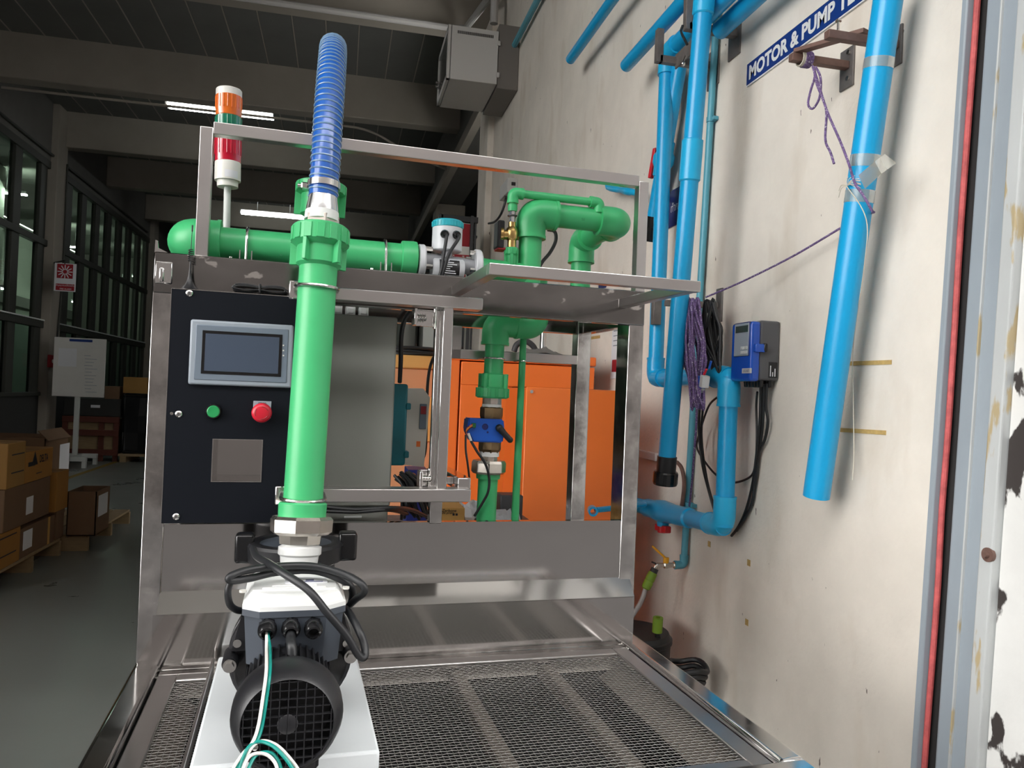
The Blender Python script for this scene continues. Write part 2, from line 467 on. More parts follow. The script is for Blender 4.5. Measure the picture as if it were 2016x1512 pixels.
# shutter guide at the doorway
u = lambda x: BX(x, 504, 1.175).y
dr = Thing('door_1', None, None, fr='B', kind='structure')
dr.part('flange', MB().box((1.165, u(1878), -.02), (1.24, u(1866), 5.6), .003, 1), 'rail_paint')
dr.part('groove', MB().box((1.192, u(1908), -.02), (1.24, u(1877), 5.6)), 'dark_gap')
dr.part('channel', MB().box((1.170, u(1948), -.02), (1.26, u(1911), 5.6), .006, 2), 'rail_paint')
dr.part('weld_line', MB().box((1.160, u(1950.5), -.02), (1.20, u(1947), 5.6), .001, 1), 'rail_light')
dr.part('channel_face', MB().box((1.165, u(1980), -.02), (1.26, u(1949.5), 5.6), .002, 1), 'rail_paint')
dr.part('outer_angle', MB().box((1.160, u(2009), -.02), (1.26, u(1980), 5.6), .004, 2), 'rail_light')
bp = BX(1968, 1093, 1.16)
dr.part('bolt', MB().cyl(bp + V((.004, 0, 0)), bp - V((.003, 0, 0)), .013, seg=20).cyl(bp, bp - V((.010, 0, 0)), .0065, .005, seg=12), 'rust_brown')
dr.done()
TILT = .045; ZPV = 1.7          # the old guide stands a little out of plumb
dr.root.rotation_euler.x = TILT; dr.root.location.y += ZPV * math.sin(TILT)
wo = struct('wall_outside', MB().box((1.175, .72, -.02), (1.6, u(2009), 5.6), .004, 1), 'old_paint')
wo.rotation_euler.x = TILT; wo.location.y += ZPV * math.sin(TILT)
# left wall with its tall windows
YW = [1.3, 9.2, 13.35, 13.78, 19.75, 20.2, 29.8]
ZS, ZR_, ZT, ZW = 1.06, 2.18, 3.46, 4.735
wl = MB()
wl.box((XL - .15, 1.3, -.02), (XL, 9.2, ZC + .1)); wl.box((XL - .15, 9.2, ZW), (XL, 29.8, ZC + .1)); wl.box((XL - .15, 20.2, -.02), (XL, 29.8, ZW))
struct('wall_left', wl, 'dark_concrete')
struct('baseboard_left', MB().box((XL - .12, 9.2, -.02), (XL - .02, 20.2, ZS), .004, 1), 'wall_low')
struct('trim_6', MB().box((XL - .15, 13.35, -.02), (XL + .10, 13.78, ZC), .01, 1), 'beam')
struct('trim_7', MB().box((XL - .15, 19.75, -.02), (XL + .10, 20.2, ZC), .01, 1), 'beam')
def window(name, y0, y1, mulls, mw_):
    t = Thing(name, None, None, fr='B', kind='structure')
    x0, x1 = XL - .09, XL - .01
    src = None
    for ym in mulls:
        t.part('mullion', MB().box((x0, ym - mw_ / 2, ZS), (x1, ym + mw_ / 2, ZW), .006, 1), 'win_frame')
    for z, h in ((ZS + .03, .06), (ZR_, .11), (ZT, .10), (ZW - .04, .12)):
        t.part('transom', MB().box((x0 + .006, y0, z - h / 2), (x1 + .02, y1, z + h / 2), .006, 1), 'win_frame')
    t.part('sill_strip', MB().box((x0, y0, ZR_ + .055), (x1 + .03, y1, ZR_ + .075), .002, 1), 'lamp_body')
    ed = [y0] + list(mulls) + [y1]
    for a, b in zip(ed, ed[1:]):
        if b - a < .2: continue
        for z0, z1, g in ((ZS, ZR_, GLASS2), (ZR_, ZT, GLASS), (ZT, ZW, GLASS)):
            t.part('pane', MB().box((XL - .055, a + .01, z0 + .01), (XL - .049, b - .01, z1 - .01)), g)
    t.done()
window('window_1', 9.2, 13.35, [9.3, 10.2, 11.2, 12.2, 13.15], .25)
window('window_2', 13.78, 19.75, [14.3, 15.06, 15.84, 16.6, 17.36, 18.12, 18.9, 19.65], .27)
# the room behind the windows
struct('wall_room_far', MB().box((-9.4, 1.3, -.02), (-9.2, 30, ZC)), 'room_wall')
struct('wall_room_front', MB().box((-9.2, 1.3, -.02), (XL, 1.45, ZC)), 'dark_concrete')
for i, (yy) in enumerate((14.0, 17.5, 21.0)):
    struct('trim_%d' % (8 + i), MB().box((-7.4, yy, 0), (-7.0, yy + .4, ZC), .01, 1), 'room_wall')
struct('trim_11', MB().box((-9.15, 9, 3.3), (-9.05, 29.5, 3.6), .01, 1), 'ceil')
# painted line on the floor
solo('floor_marking', 'faded yellow line painted on the green factory floor', 'floor marking', MB().box((-3.6, 9.4, .001), (-3.52, 14.5, .003)), 'yellow_line', fr='B')
# ---- strip lights
def strip_light(p0, p1, label, group, tubes=2, wd=.12, tm='tube_light'):
    t = Thing('ceiling_light', label, 'light', group, fr='B')
    p0 = V(p0); p1 = V(p1); d = (p1 - p0).normalized(); s = d.cross(Z3).normalized()
    t.part('housing', MB().bar(p0, p1, wd * .5, .05, bev=.006), 'lamp_body')
    for f_ in (.25, .75): t.part('hanger', MB().cyl(p0.lerp(p1, f_), V((*p0.lerp(p1, f_)[:2], ZC)), .006, seg=8), 'lamp_body')
    for k in range(tubes):
        o = s * (wd * .42 if k else -wd * .42) + V((0, 0, -.045))
        t.part('tube', MB().tube([p0 + o, p1 + o], .016, 10), tm)
        t.part('end_cap', MB().box(p0 + o - V((.012, .02, .02)), p0 + o + V((.012, .02, .045)), .003, 1), 'lamp_body')
    t.done()
a = BY(330, 204, 11.15); b = BY(538, 230, 11.15); zz = (a.z + b.z) / 2
strip_light((a.x, 11.15, zz + .03), (b.x, 11.15, zz + .03), 'twin fluorescent strip light under the ceiling behind the signal tower', None, wd=.2)
a = BY(474, 416, 17.6); b = BY(602, 430, 17.6); zz = (a.z + b.z) / 2
strip_light((a.x, 17.6, zz + .03), (b.x, 17.6, zz + .03), 'twin fluorescent strip light hanging behind the green manifold pipe', None, wd=.2)
for (pa, pb, yy) in (((0, 373), (52, 381), 18.), ((112, 480), (160, 485), 24.), ((0, 562), (22, 566), 16.5), ((140, 590), (156, 593), 26.)):
    a = BY(*pa, yy); b = BY(*pb, yy); zz = (a.z + b.z) / 2
    strip_light((a.x, yy, zz), (b.x, yy, zz), 'single fluorescent strip light glowing in the room behind the windows', 'lights in the next room', 1, .1, 'tube_light_room')
for uu, vv in ((207, 538), (245, 541), (264, 541), (284, 543)):
    a = BY(uu - 4, vv, 27); b = BY(uu + 5, vv, 27)
    strip_light((a.x, 27, a.z), (b.x, 27, a.z), 'single fluorescent strip light glowing in the room behind the windows', 'lights in the next room', 1, .1, 'tube_light_room')
# conduits
def conduit(label, pts, r, m='beam', fr='B', name='conduit', group=None, seg=10):
    return solo(name, label, name.split('_')[-1], MB().tube(pts, r, seg), m, group, fr=fr)
conduit('thin conduit with a bend running under the second concrete beam', fillet([(-4.4, 11.0, 5.06), (.25, 11.0, 5.06), (.75, 11.3, 4.9), (1.45, 11.4, 4.7)], .3), .018)
conduit('dark cable clipped along the top of the window wall', spline([(XL + .03, 9.3, 4.9), (XL + .03, 12, 4.85), (XL + .03, 15, 4.86), (XL + .03, 19.4, 4.84)], 6), .022, 'win_frame', name='cable')
conduit('dark cable dropping down the pillar between the windows', spline([(XL + .12, 13.72, 4.83), (XL + .12, 13.74, 3.9), (XL + .12, 13.72, 2.9), (XL + .12, 13.6, 1.75)], 6), .016, 'win_frame', name='cable')
solo('cable_tray', 'pale grey cable tray along the edge of the long roof beam', 'cable tray', MB().box((1.40, 7.0, 4.56), (1.5, 29, 4.66), .004, 1).box((1.44, 7.0, 4.67), (1.495, 29, 4.80), .004, 1), 'beam', fr='B')
cp = [BX(980, 50, 1.16), BX(978, 22, 1.16), BY(930, 10, 7.55), BY(700, -20, 7.55)]
q0 = BY(978, 52, 6.2)
conduit('pale conduit running along the first beam down to the wall cabinet', fillet([(1.08, 6.0, 4.35), (1.08, 6.0, 4.62), (1.08, 7.66, 5.06), (-1.5, 7.66, 5.06)], .18), .032, 'cabinet_grey')
a = BX(1024, 60, 1.17)
conduit('teal water pipe along the top of the wall above the cabinet', [(1.16, a.y + .2, a.z - .05), (1.16, 2.6, a.z - .05)], .022, 'teal_pipe', name='pipe')
# ============================================================ stainless test rig
Y0 = 1.55; ZT0 = .877; XA, XB = -.256, .747; YR = 1.90
rig = Thing('test_rig', 'stainless steel pump test rig with a mesh covered table and tall frame', 'test rig')
ZBT, ZBB = 1.635, 1.560
# posts
rig.part('post', MB().box((XA, Y0, 0), (XA + .038, Y0 + .06, ZBT), .002, 1), 'steel')
rig.part('post', MB().box((XB - .037, Y0, 0), (XB, Y0 + .062, ZBT), .002, 1), 'steel')
rig.part('post', MB().box((XB - .038, YR - .04, 0), (XB, YR, ZBT), .002, 1), 'steel')
rig.part('post', MB().box((XA, YR - .04, 0), (XA + .04, YR, ZBT), .002, 1), 'steel')
# top beams
rig.part('front_beam', MB().box((XA + .001, Y0 - .003, ZBB), (XB - .001, Y0 + .022, ZBT + .001), .002, 1), 'steel_worn')
rig.part('rear_beam', MB().box((XA + .04, YR - .03, ZBB), (XB - .038, YR - .004, ZBT), .002, 1), 'steel_sheet')
for x in (XA + .004, XB - .03): rig.part('side_beam', MB().box((x, Y0 + .022, ZBB), (x + .026, YR - .001, ZBT), .002, 1), 'steel_sheet')
rig.part('cross_bar', MB().box((XA + .03, 1.635, ZBT - .03), (XB - .03, 1.66, ZBT - .002), .002, 1), 'steel_bar')
rig.part('corner_plate', MB().box((XA + .004, Y0 - .006, 1.577), (XA + .034, Y0 - .002, 1.618), .002, 1).box((XA + .012, Y0 - .010, 1.58), (XA + .020, Y0 - .005, 1.606), .002, 1), 'steel_bright')
rig.part('lug', MB().prism([MY(304, 500, 1.60), MY(330, 497, 1.60), MY(312, 488, 1.60), MY(311, 474, 1.60), MY(306, 472, 1.60)], (0, .004, 0)), 'steel_bright')
# back sheet above the table, with its kick outwards
zs = 1.128; z2 = MY(760, 1151, Y0 + .003).z; z3 = MY(760, 1193, Y0 - .027).z; z4 = MY(760, 1277, Y0 - .027).z
xi, xj = XA + .036, XB - .024
rig.part('splash_sheet', MB().prism([(xi, Y0 + .003, zs), (xi, Y0 + .02, zs), (xi, Y0 + .02, zs - .004), (xi, Y0 + .0045, zs - .004), (xi, Y0 + .0045, z2), (xi, Y0 + .003, z2)], (xj - xi, 0, 0)), 'steel_sheet')
rig.part('splash_kick', MB().prism([(xi, Y0 + .003, z2), (xi, Y0 - .027, z3), (xi, Y0 - .027, z3 - .002), (xi, Y0 + .004, z2 - .002)], (xj - xi + .012, 0, 0)), 'steel_sheet')
rig.part('splash_skirt', MB().box((xi - .006, Y0 - .027, z4), (xj + .012, Y0 - .0255, z3 - .001)), 'steel_sheet')
rig.part('skirt_foot', MB().box((xi - .006, Y0 - .0255, ZT0 - .05), (xj + .012, Y0 - .022, z4 + .004)), 'steel')
# table rim and tray
YF = .965
def rim(lo, hi): return MB().box(lo, hi, .008, 3)
rig.part('table_rim', rim((XA, YF, ZT0 - .05), (XA + .044, Y0 + .02, ZT0)), 'steel_bright')
rig.part('table_rim', rim((XB - .036, YF, ZT0 - .05), (XB + .008, Y0 + .02, ZT0)), 'steel_bright')
rig.part('table_rim', MB().box((XA + .044, Y0 - .05, ZT0 - .05), (XB - .036, Y0 - .026, ZT0 - .012), .003, 1), 'steel')
rig.part('table_rim', rim((XA, YF - .04, ZT0 - .05), (XB + .008, YF + .004, ZT0)), 'steel_bright')
xm0, xm1, ym0, ym1 = XA + .08, XB - .072, 1.0, Y0 - .082
zf = ZT0 - .010
tf = 'steel_bar'
rig.part('tray_frame', MB().box((XA + .047, ym0 - .03, zf - .012), (xm0, ym1 + .03, zf), .002, 1), tf)
rig.part('tray_frame', MB().box((xm1, ym0 - .03, zf - .012), (XB - .038, ym1 + .03, zf), .002, 1), tf)
rig.part('tray_frame', MB().box((xm0, ym1, zf - .012), (xm1, ym1 + .03, zf), .002, 1), tf)
rig.part('tray_frame', MB().box((xm0, ym0 - .03, zf - .012), (xm1, ym0, zf), .002, 1), tf)
# woven wire mesh (too many wires to pick apart)
def woven(x0, x1, y0, y1, z, p, r):
    m = MB(); bm = m.bm
    nx = int((x1 - x0) / p); ny = int((y1 - y0) / p)
    def wire(pts, side):
        prev = None
        for q in pts:
            ring = [bm.verts.new(q + V((0, 0, r))), bm.verts.new(q + side * r), bm.verts.new(q - V((0, 0, r))), bm.verts.new(q - side * r)]
            if prev:
                for k in range(4): bm.faces.new((prev[k], prev[(k + 1) % 4], ring[(k + 1) % 4], ring[k]))
            prev = ring
    for i in range(nx + 1):
        wire([V((x0 + i * p, y0 + j * p, z + r * (1 if (i + j) % 2 else -1))) for j in range(ny + 1)], X3)
    for j in range(ny + 1):
        wire([V((x0 + i * p, y0 + j * p, z + r * (-1 if (i + j) % 2 else 1))) for i in range(nx + 1)], Y3)
    return m
rig.part('wire_mesh', woven(xm0 - .004, xm1 + .004, ym0 - .004, ym1 + .004, zf - .006, .0085, .0006), 'mesh_wire', kind='stuff', ang=2)
# tank and supports under the mesh
ZK = ZT0 - .16
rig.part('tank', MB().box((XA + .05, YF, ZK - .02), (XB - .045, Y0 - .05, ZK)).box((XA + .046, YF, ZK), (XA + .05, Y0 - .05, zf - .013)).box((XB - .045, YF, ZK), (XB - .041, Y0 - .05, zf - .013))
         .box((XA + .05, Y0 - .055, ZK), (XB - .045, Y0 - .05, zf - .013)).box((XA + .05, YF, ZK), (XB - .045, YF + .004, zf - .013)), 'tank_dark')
for u0, v0 in ((890, 1320), (1063, 1310), (520, 1330)):
    xc = MZ(u0, v0, zf - .03).x
    rig.part('support_bar', MB().box((xc - .013, YF + .004, zf - .045), (xc + .013, Y0 - .055, zf - .016), .002, 1), 'bar_dull')
rig.part('tank_ledge', MB().box((XA + .055, Y0 - .064, zf - .042), (XB - .05, Y0 - .058, zf - .018), .001, 1), 'ledge')  # bright strip: reflection of the wall put into its colour
rig.part('tank_ledge', MB().prism([(XB - .046, YF + .01, zf - .014), (XB - .11, YF + .01, zf - .05), (XB - .046, YF + .01, zf - .055)], (0, .5, 0)), 'bar_dull')
rig.part('tank_ledge', MB().prism([(XA + .051, YF + .01, zf - .014), (XA + .115, YF + .01, zf - .05), (XA + .051, YF + .01, zf - .055)], (0, .5, 0)), 'bar_dull')
for x in (XA + .002, XB - .036): rig.part('leg', MB().box((x, YF - .035, 0), (x + .04, YF + .005, ZT0 - .05), .002, 1), 'steel')
rig.part('clip', MB().box(MZ(290, 1316, ZT0 - .004) - V((.004, .003, .003)), MZ(290, 1316, ZT0 - .004) + V((.004, .003, .003)), .001, 1), 'box_blue')
# overhead guard frame
tb = .0235; YG = Y0 + .012
zg = 1.881
xg0, xg1 = -.186 + tb / 2, .746 - tb / 2
g = 'steel_bar'
rig.part('guard_bar', MB().bar((xg0, YG, ZBT), (xg0, YG, zg), tb, tb, (0, 1, 0), .0015), g)
rig.part('guard_bar', MB().bar((xg0 + tb / 2, YG, zg - tb / 2 + .0115), (xg1 - tb / 2, YG, zg - tb / 2 + .0115), tb, tb, bev=.0015), g)
rig.part('guard_bar', MB().bar((xg1, YG, ZBT - .03), (xg1, YG, zg), tb, tb, (0, 1, 0), .0015), g)
# U bracket reaching out over the table
yu = 1.235
ua = MY(968, 530, yu); ub = MY(1378, 563, yu); zu = (ua.z + ub.z) / 2; tu = .020
rig.part('bracket_bar', MB().bar((ua.x - .004, yu + tu / 2, zu), (ub.x + .002, yu + tu / 2, zu), tu, tu, bev=.0015), g)
rig.part('bracket_bar', MB().bar((ua.x + tu / 2 - .004, yu + tu, zu), (ua.x + tu / 2 - .004, Y0 - .003, zu), tu, tu, bev=.0015), g)
rig.part('bracket_bar', MB().bar((ub.x - tu / 2, yu + tu, zu), (ub.x - tu / 2, Y0 - .003, zu), tu, tu, bev=.0015), g)
# swinging gate with the two pipe arms
ya = 1.445
A1a = MY(576, 565, ya); A1b = MY(951, 600, ya); za1 = MY(800, 588, ya).z
A2a = MY(546, 972, ya); A2b = MY(927, 979, ya); za2 = MY(800, 976, ya).z
rig.part('pipe_arm', MB().box((A1a.x, ya, za1 - .0115), (A1b.x, ya + .04, za1 + .0115), .0015, 1), g)
rig.part('pipe_arm', MB().box((A2a.x, ya, za2 - .0125), (A2b.x, ya + .04, za2 + .0125), .0015, 1), g)
xp = MY(873, 800, ya + .02).x
rig.part('gate_post', MB().box((xp - .010, ya + .006, za2), (xp + .010, ya + .032, za1), .0015, 1), 'steel_bright')
rig.part('gate_post', MB().box((xp - .019, ya + .034, za2 + .012), (xp - .009, ya + .05, za1 - .014), .0015, 1), 'steel_bright')
rig.part('stub_post', MB().box((MY(856, 1000, Y0 + .01).x - .013, Y0 - .004, zs - .002), (MY(856, 1000, Y0 + .01).x + .013, Y0 + .02, za2 + .05), .0015, 1), 'steel')
for zz, u0, v0 in ((za1 - .03, 812, 622), (za2 + .028, 822, 940)):
    c = MY(u0, v0, ya + .06)
    rig.part('hinge_plate', MB().box((c.x, ya + .05, zz - .016), (xp + .012, ya + .056, zz + .016), .001, 1).box((c.x - .002, ya + .02, zz - .016), (c.x + .004, ya + .056, zz + .016), .001, 1), 'steel_bright')
    rig.part('hinge_spring', MB().lathe((c.x + .004, ya + .038, zz), (1, 0, 0), [(k * .0025, .008 if k % 2 else .0055) for k in range(9)], 12), 'steel_rod')
    rig.part('hinge_sleeve', MB().cyl((xp - .014, ya + .045, zz - .02), (xp - .014, ya + .045, zz + .02), .009, seg=14), 'steel_bright')
e = MY(915, 955, ya + .015)
rig.part('stop_tube', MB().box((e.x - .014, ya + .015, e.z - .012), (e.x + .012, Y0 + .12, e.z + .014), .0015, 1), 'steel_bright')
rig.part('stop_tube', MB().bar((xp + .01, ya + .06, e.z + .004), (e.x - .014, ya + .06, e.z + .004), .014, .014, bev=.001), 'steel_bright')
# hanger for the rear pipes
yh = 1.86
h0 = MY(900, 645, yh); h1 = MY(1118, 708, yh)
rig.part('hanger_rail', MB().box((h0.x - .013, yh, h1.z - .012), (XB - .036, yh + .02, h1.z + .012), .0015, 1), 'steel_bar')
rig.part('hanger_post', MB().box((h0.x - .013, yh, h1.z - .012), (h0.x + .013, yh + .02, ZBB), .0015, 1), 'steel_bar')
# small marks: drilled holes
rig.done()
# ============================================================ control gear on the rig
YP = 1.508
pt = MY(340, 567, YP); pb = MY(318, 1026, YP); zt_p = 1.5655; zb_p = 1.138; px0 = -.2165; px1 = .02
cp = Thing('control_panel', 'black control panel with a touch screen, green button and red stop button', 'control panel')
wa = MY(420, 865, YP); wb = MY(513, 948, YP)
P = MB()
P.box((px0, YP, zb_p), (wa.x, YP + .004, zt_p)).box((wb.x, YP, zb_p), (px1, YP + .004, zt_p)).box((wa.x, YP, wa.z), (wb.x, YP + .004, zt_p)).box((wa.x, YP, zb_p), (wb.x, YP + .004, wb.z))
plate = cp.part('panel_plate', P, 'panel_black')
cp.part('panel_case', MB().box((px0, YP + .004, zt_p - .003), (px1, Y0 - .004, zt_p)).box((px0, YP + .004, zb_p), (px1, Y0 - .004, zb_p + .003)).box((px0, YP + .004, zb_p), (px0 + .003, Y0 - .004, zt_p)).box((px1 - .003, YP + .004, zb_p), (px1, Y0 - .004, zt_p)), 'panel_black')
cp.part('panel_edge', MB().box((px0 - .0006, YP - .0006, zt_p - .0005), (px1, YP + .0006, zt_p + .0006)).box((px0 - .0008, YP - .0004, zb_p), (px0, YP + .004, zt_p)), 'steel_rod')
cp.part('window_recess', MB().box((wa.x, YP + .05, wb.z), (wb.x, YP + .052, wa.z)).box((wa.x - .002, YP + .004, wb.z), (wa.x, YP + .05, wa.z)).box((wb.x, YP + .004, wb.z), (wb.x + .002, YP + .05, wa.z)).box((wa.x, YP + .004, wa.z), (wb.x, YP + .05, wa.z + .002)).box((wa.x, YP + .004, wb.z - .002), (wb.x, YP + .05, wb.z)), 'steel_sheet')
cp.part('window_edge', MB().box((wa.x - .0012, YP - .0008, wb.z - .0012), (wa.x, YP + .003, wa.z + .0012)).box((wb.x, YP - .0008, wb.z - .0012), (wb.x + .0012, YP + .003, wa.z + .0012)).box((wa.x, YP - .0008, wb.z - .0012), (wb.x, YP + .003, wb.z)).box((wa.x, YP - .0008, wa.z), (wb.x, YP + .003, wa.z + .0012)), 'steel_rod')
for u0, v0 in ((373, 577), (352, 815), (347, 1017)):
    c = MY(u0, v0, YP)
    s = cp.part('screw', MB().lathe(c, (0, -1, 0), [(0, .0062), (.0018, .006), (.0032, .004), (.0036, .001)], 18), 'steel_rod')
    cp.part('slot', MB().box(c + V((-.003, -.0042, -.0006)), c + V((.003, -.0030, .0006))).box(c + V((-.0006, -.0042, -.003)), c + V((.0006, -.0030, .003))), 'dark_grey', s)
c = MY(338, 814, YP); cp.part('hole', MB().lathe(c, (0, -1, 0), [(0, .0028), (.0004, .0028), (.0004, .0018), (-.001, .0018)], 14), 'steel_rod')
# touch screen
a = MY(380, 629, YP); b = MY(569, 765, YP)
x0, x1, z0, z1 = a.x - .003, b.x + .004, b.z + .001, a.z
hm = cp.part('touch_screen', MB().box((x0, YP - .009, z0), (x1, YP, z1), .004, 3), 'hmi_frame')
cp.part('bezel', MB().box((x0 + .010, YP - .0105, z0 + .009), (x1 - .009, YP - .008, z1 - .009), .0015, 1), 'hmi_inner', hm)
sa = MY(399, 650, YP - .01); sb = MY(553, 742, YP - .01)
cp.part('screen_border', MB().box((sa.x, YP - .0113, sb.z), (sb.x, YP - .010, sa.z), .0003, 1), 'black_gloss', hm)
cp.part('screen', MB().box((sa.x + .0055, YP - .0117, sb.z + .0055), (sb.x - .0055, YP - .0108, sa.z - .0055)), 'hmi_screen', hm)
for k in range(3):
    c = MY(558, 680 + 10 * k, YP - .011); cp.part('indicator', MB().box(c - V((.0013, .0006, .0013)), c + V((.0013, .0003, .0013))), 'warm_white', hm)
# buttons
c = MY(421, 810, YP)
cp.part('start_button', MB().lathe(c, (0, -1, 0), [(0, .0145), (.006, .0142), (.008, .0128), (.008, .0115), (.006, .0115), (.006, .001)], 28), 'black_gloss')
cp.part('button_cap', MB().lathe(c - V((0, .005, 0)), (0, -1, 0), [(0, .0112), (.005, .0112), (.0062, .0098), (.0055, .001)], 28), 'green_button', label='green push button cap')
a = MY(499, 789, YP); b = MY(533, 824, YP)
lb = cp.part('stop_label', MB().box((a.x, YP - .002, b.z), (b.x, YP, a.z), .0006, 1), 'hmi_frame')
cp.part('lettering', text_mb('STOP', ((a.x + b.x) / 2, YP - .002, a.z - .0048), X3, Z3, h=.0048, w=.014), 'ink', lb)
c = MY(516, 812, YP)
eb = cp.part('stop_button', MB().lathe(c, (0, -1, 0), [(0, .010), (.010, .010), (.012, .0165), (.018, .0182), (.022, .0178), (.0255, .0150), (.027, .011), (.0272, .001)], 32), 'red_plastic')
for k in range(3):
    a0 = k * 2.094 + .4
    pts = [c + V((math.cos(a0 + j * .2) * .0115, -.0268, math.sin(a0 + j * .2) * .0115)) for j in range(7)]
    cp.part('arrow_mark', MB().tube(pts, .0008, 6), 'red_paint', eb)
cp.done()
# antenna
at = Thing('whip_antenna', 'small black whip antenna on a flared magnetic base above the control panel', 'antenna')
c = MY(373, 562, 1.528); c.z = zt_p
at.part('base', MB().lathe(c, (0, 0, 1), [(0, .0145), (.003, .0148), (.006, .0125), (.011, .0085), (.018, .0052), (.028, .003), (.04, .0018), (.056, .0013)], 20), 'black_plastic')
coil = [c + V((math.cos(t * .7) * .0042, math.sin(t * .7) * .0042, .054 + t * .00042)) for t in range(54)]
at.part('coil', MB().tube(coil, .0009, 6), 'black_plastic')
at.part('whip', MB().cyl(c + V((0, 0, .076)), c + V((.0005, 0, .118)), .0007, .0006, 8).cyl(c + V((.0005, 0, .110)), c + V((.0005, 0, .122)), .0014, .0014, 8), 'black_plastic')
at.done()
# tied cable bundle on the panel ledge
m = MB()
for k in range(5):
    r = .006 + .0022 * k; q = MY(512, 570, 1.525)
    pts = []
    for j in range(25):
        t = j / 24 * 2 * math.pi
        x = math.cos(t) * (.048 + .004 * random.uniform(-1, 1)); pinch = .35 + .65 * abs(math.cos(t))
        z = math.sin(t) * r * pinch * (1.0 + .3 * math.sin(k))
        pts.append(V((q.x + x, q.y + (k - 2) * .003, zt_p + .012 + z)))
    m.tube(spline(pts[:-1], 3, True), .0012, 6, closed=True)
cb = Thing('cable_bundle', 'thin black cable tied in a loop lying above the control panel', 'cable')
cb.part('loops', m, 'black_rubber'); cb.part('tie', MB().box((q.x - .002, q.y - .009, zt_p + .003), (q.x + .002, q.y + .009, zt_p + .021), .001, 1), 'black_plastic'); cb.done()
# grey electrical enclosure beside the black panel
en = Thing('electrical_enclosure', 'tall grey steel electrical enclosure behind the green riser pipe', 'enclosure')
ye = 1.62
ea = MY(781, 625, ye); eb_ = MY(770, 990, ye)
ex0, ex1, ez0, ez1 = -.20, ea.x, 1.03, ea.z
en.part('body', MB().box((ex0, ye + .012, ez0), (ex1, ye + .20, ez1 - .002), .004, 1), 'grey_box')
en.part('door', MB().box((ex0 - .002, ye, 1.150), (ex1 + .002, ye + .012, ez1), .003, 1), 'grey_box')
en.part('lower_plate', MB().box((ex0, ye + .002, ez0), (ex1 - .002, ye + .012, 1.145), .002, 1), 'grey_box')
c = MY(695, 1018, ye); en.part('label_strip', MB().box((c.x - .018, ye + .0005, c.z - .002), (c.x + .018, ye + .003, c.z + .002)), 'lamp_body')
for u0 in (664, 690, 716):
    c = MY(u0, 607, ye + .03); en.part('terminal_block', MB().box((c.x - .010, ye + .02, ez1 - .003), (c.x + .010, ye + .05, ez1 + .020), .002, 1).box((c.x - .006, ye + .018, ez1 + .004), (c.x + .006, ye + .021, ez1 + .016), .001, 1), 'white_plastic')
en.done()
# teal clip-on panel and the drive behind
vd = Thing('motor_drive', 'beige variable speed drive with a small red display behind the teal panel', 'drive')
yv = 1.92
a = MY(800, 765, yv); b = MY(838, 915, yv)
vd.part('body', MB().prism([(a.x - .005, yv, b.z), (a.x - .005, yv, a.z), (b.x - .014, yv, a.z + .002), (b.x + .004, yv, a.z - .02), (b.x - .004, yv, b.z - .006)], (0, .12, 0)), 'vfd_beige')
a2 = MY(828, 795, yv - .004); b2 = MY(838, 845, yv - .004)
kp = vd.part('keypad', MB().box((a2.x - .001, yv - .004, b2.z), (b2.x + .001, yv, a2.z), .001, 1), 'hmi_inner')
vd.part('display', MB().box((a2.x + .001, yv - .006, a2.z - .026), (b2.x - .001, yv - .003, a2.z - .006)), 'red_paint', kp)
vd.part('warning_label', MB().box((a2.x - .006, yv - .0008, b2.z - .045), (a2.x + .004, yv + .001, b2.z - .031)), 'orange')
vd.part('side_clip', MB().box((a.x - .012, yv - .006, b.z + .025), (a.x, yv + .02, a.z - .03), .003, 1), 'vfd_beige')
vd.done()
tp = Thing('teal_cover', 'teal plastic clip-on equipment cover beside the grey enclosure', 'cover')
yq = 1.86
a = MY(772, 755, yq); b = MY(801, 917, yq)
tp.part('body', MB().box((a.x - .03, yq, b.z), (b.x - .004, yq + .09, a.z), .006, 2), 'teal_plastic')
for vv in (800, 895): tp.part('clip', MB().box((b.x - .008, yq - .003, MY(800, vv, yq).z - .008), (b.x + .004, yq + .03, MY(800, vv, yq).z + .008), .002, 1), 'teal_plastic')
tp.done()
# signal tower
st = Thing('signal_tower', 'signal tower lamp with stacked amber, green and red lenses on a white pole', 'signal lamp')
yt = 1.72; k = FP / yt
c0 = MY(449, 452, yt); c1 = MY(448, 365, yt); top = MY(451, 182, yt)
ax = (top - c1); ax.normalize()
st.part('pole', MB().cyl((c0.x - .0005, yt, 1.60), c1, .0072, seg=20), 'white_metal')
def tz(v): return (MY(450, v, yt) - c1).length * (1 if v < 365 else -1)
R = pxl(23.0, yt)
st.part('foot', MB().lathe(c1, ax, [(-.004, R * .80), (tz(357), R * .82), (tz(357), R * .9), (tz(356), R)], 36), 'warm_white')
bs = st.part('base', MB().lathe(c1, ax, [(tz(357), R), (tz(322), R), (tz(320), R * .97)], 36), 'warm_white')
lbx = MY(458, 346, yt - R - .0005)
pts = []
def lens(name, v0, v1, m, ribs=True):
    pr = [(tz(v0), R * .96), (tz(v0 - 1), R * .99), (tz(v0 - 12), R * .99), (tz(v0 - 13), R)]
    pr += [(tz(v1 + 1), R), (tz(v1), R * .97)]
    o = st.part(name, MB().lathe(c1, ax, pr, 40), m)
    d, s, u = frame_of(ax)
    ring = MB()
    for j in range(20):
        an = j * 2 * math.pi / 20
        o_ = (s * math.cos(an) + u * math.sin(an)) * R
        ring.tube([c1 + d * tz(v0 - 14) + o_, c1 + d * tz(v1 + 2) + o_], .0011, 5)
    st.part('ribs', ring, m, o)
lens('red_lens', 321, 274, 'red_lens'); lens('green_lens', 274, 231, 'green_lens'); lens('amber_lens', 231, 190, 'amber_lens')
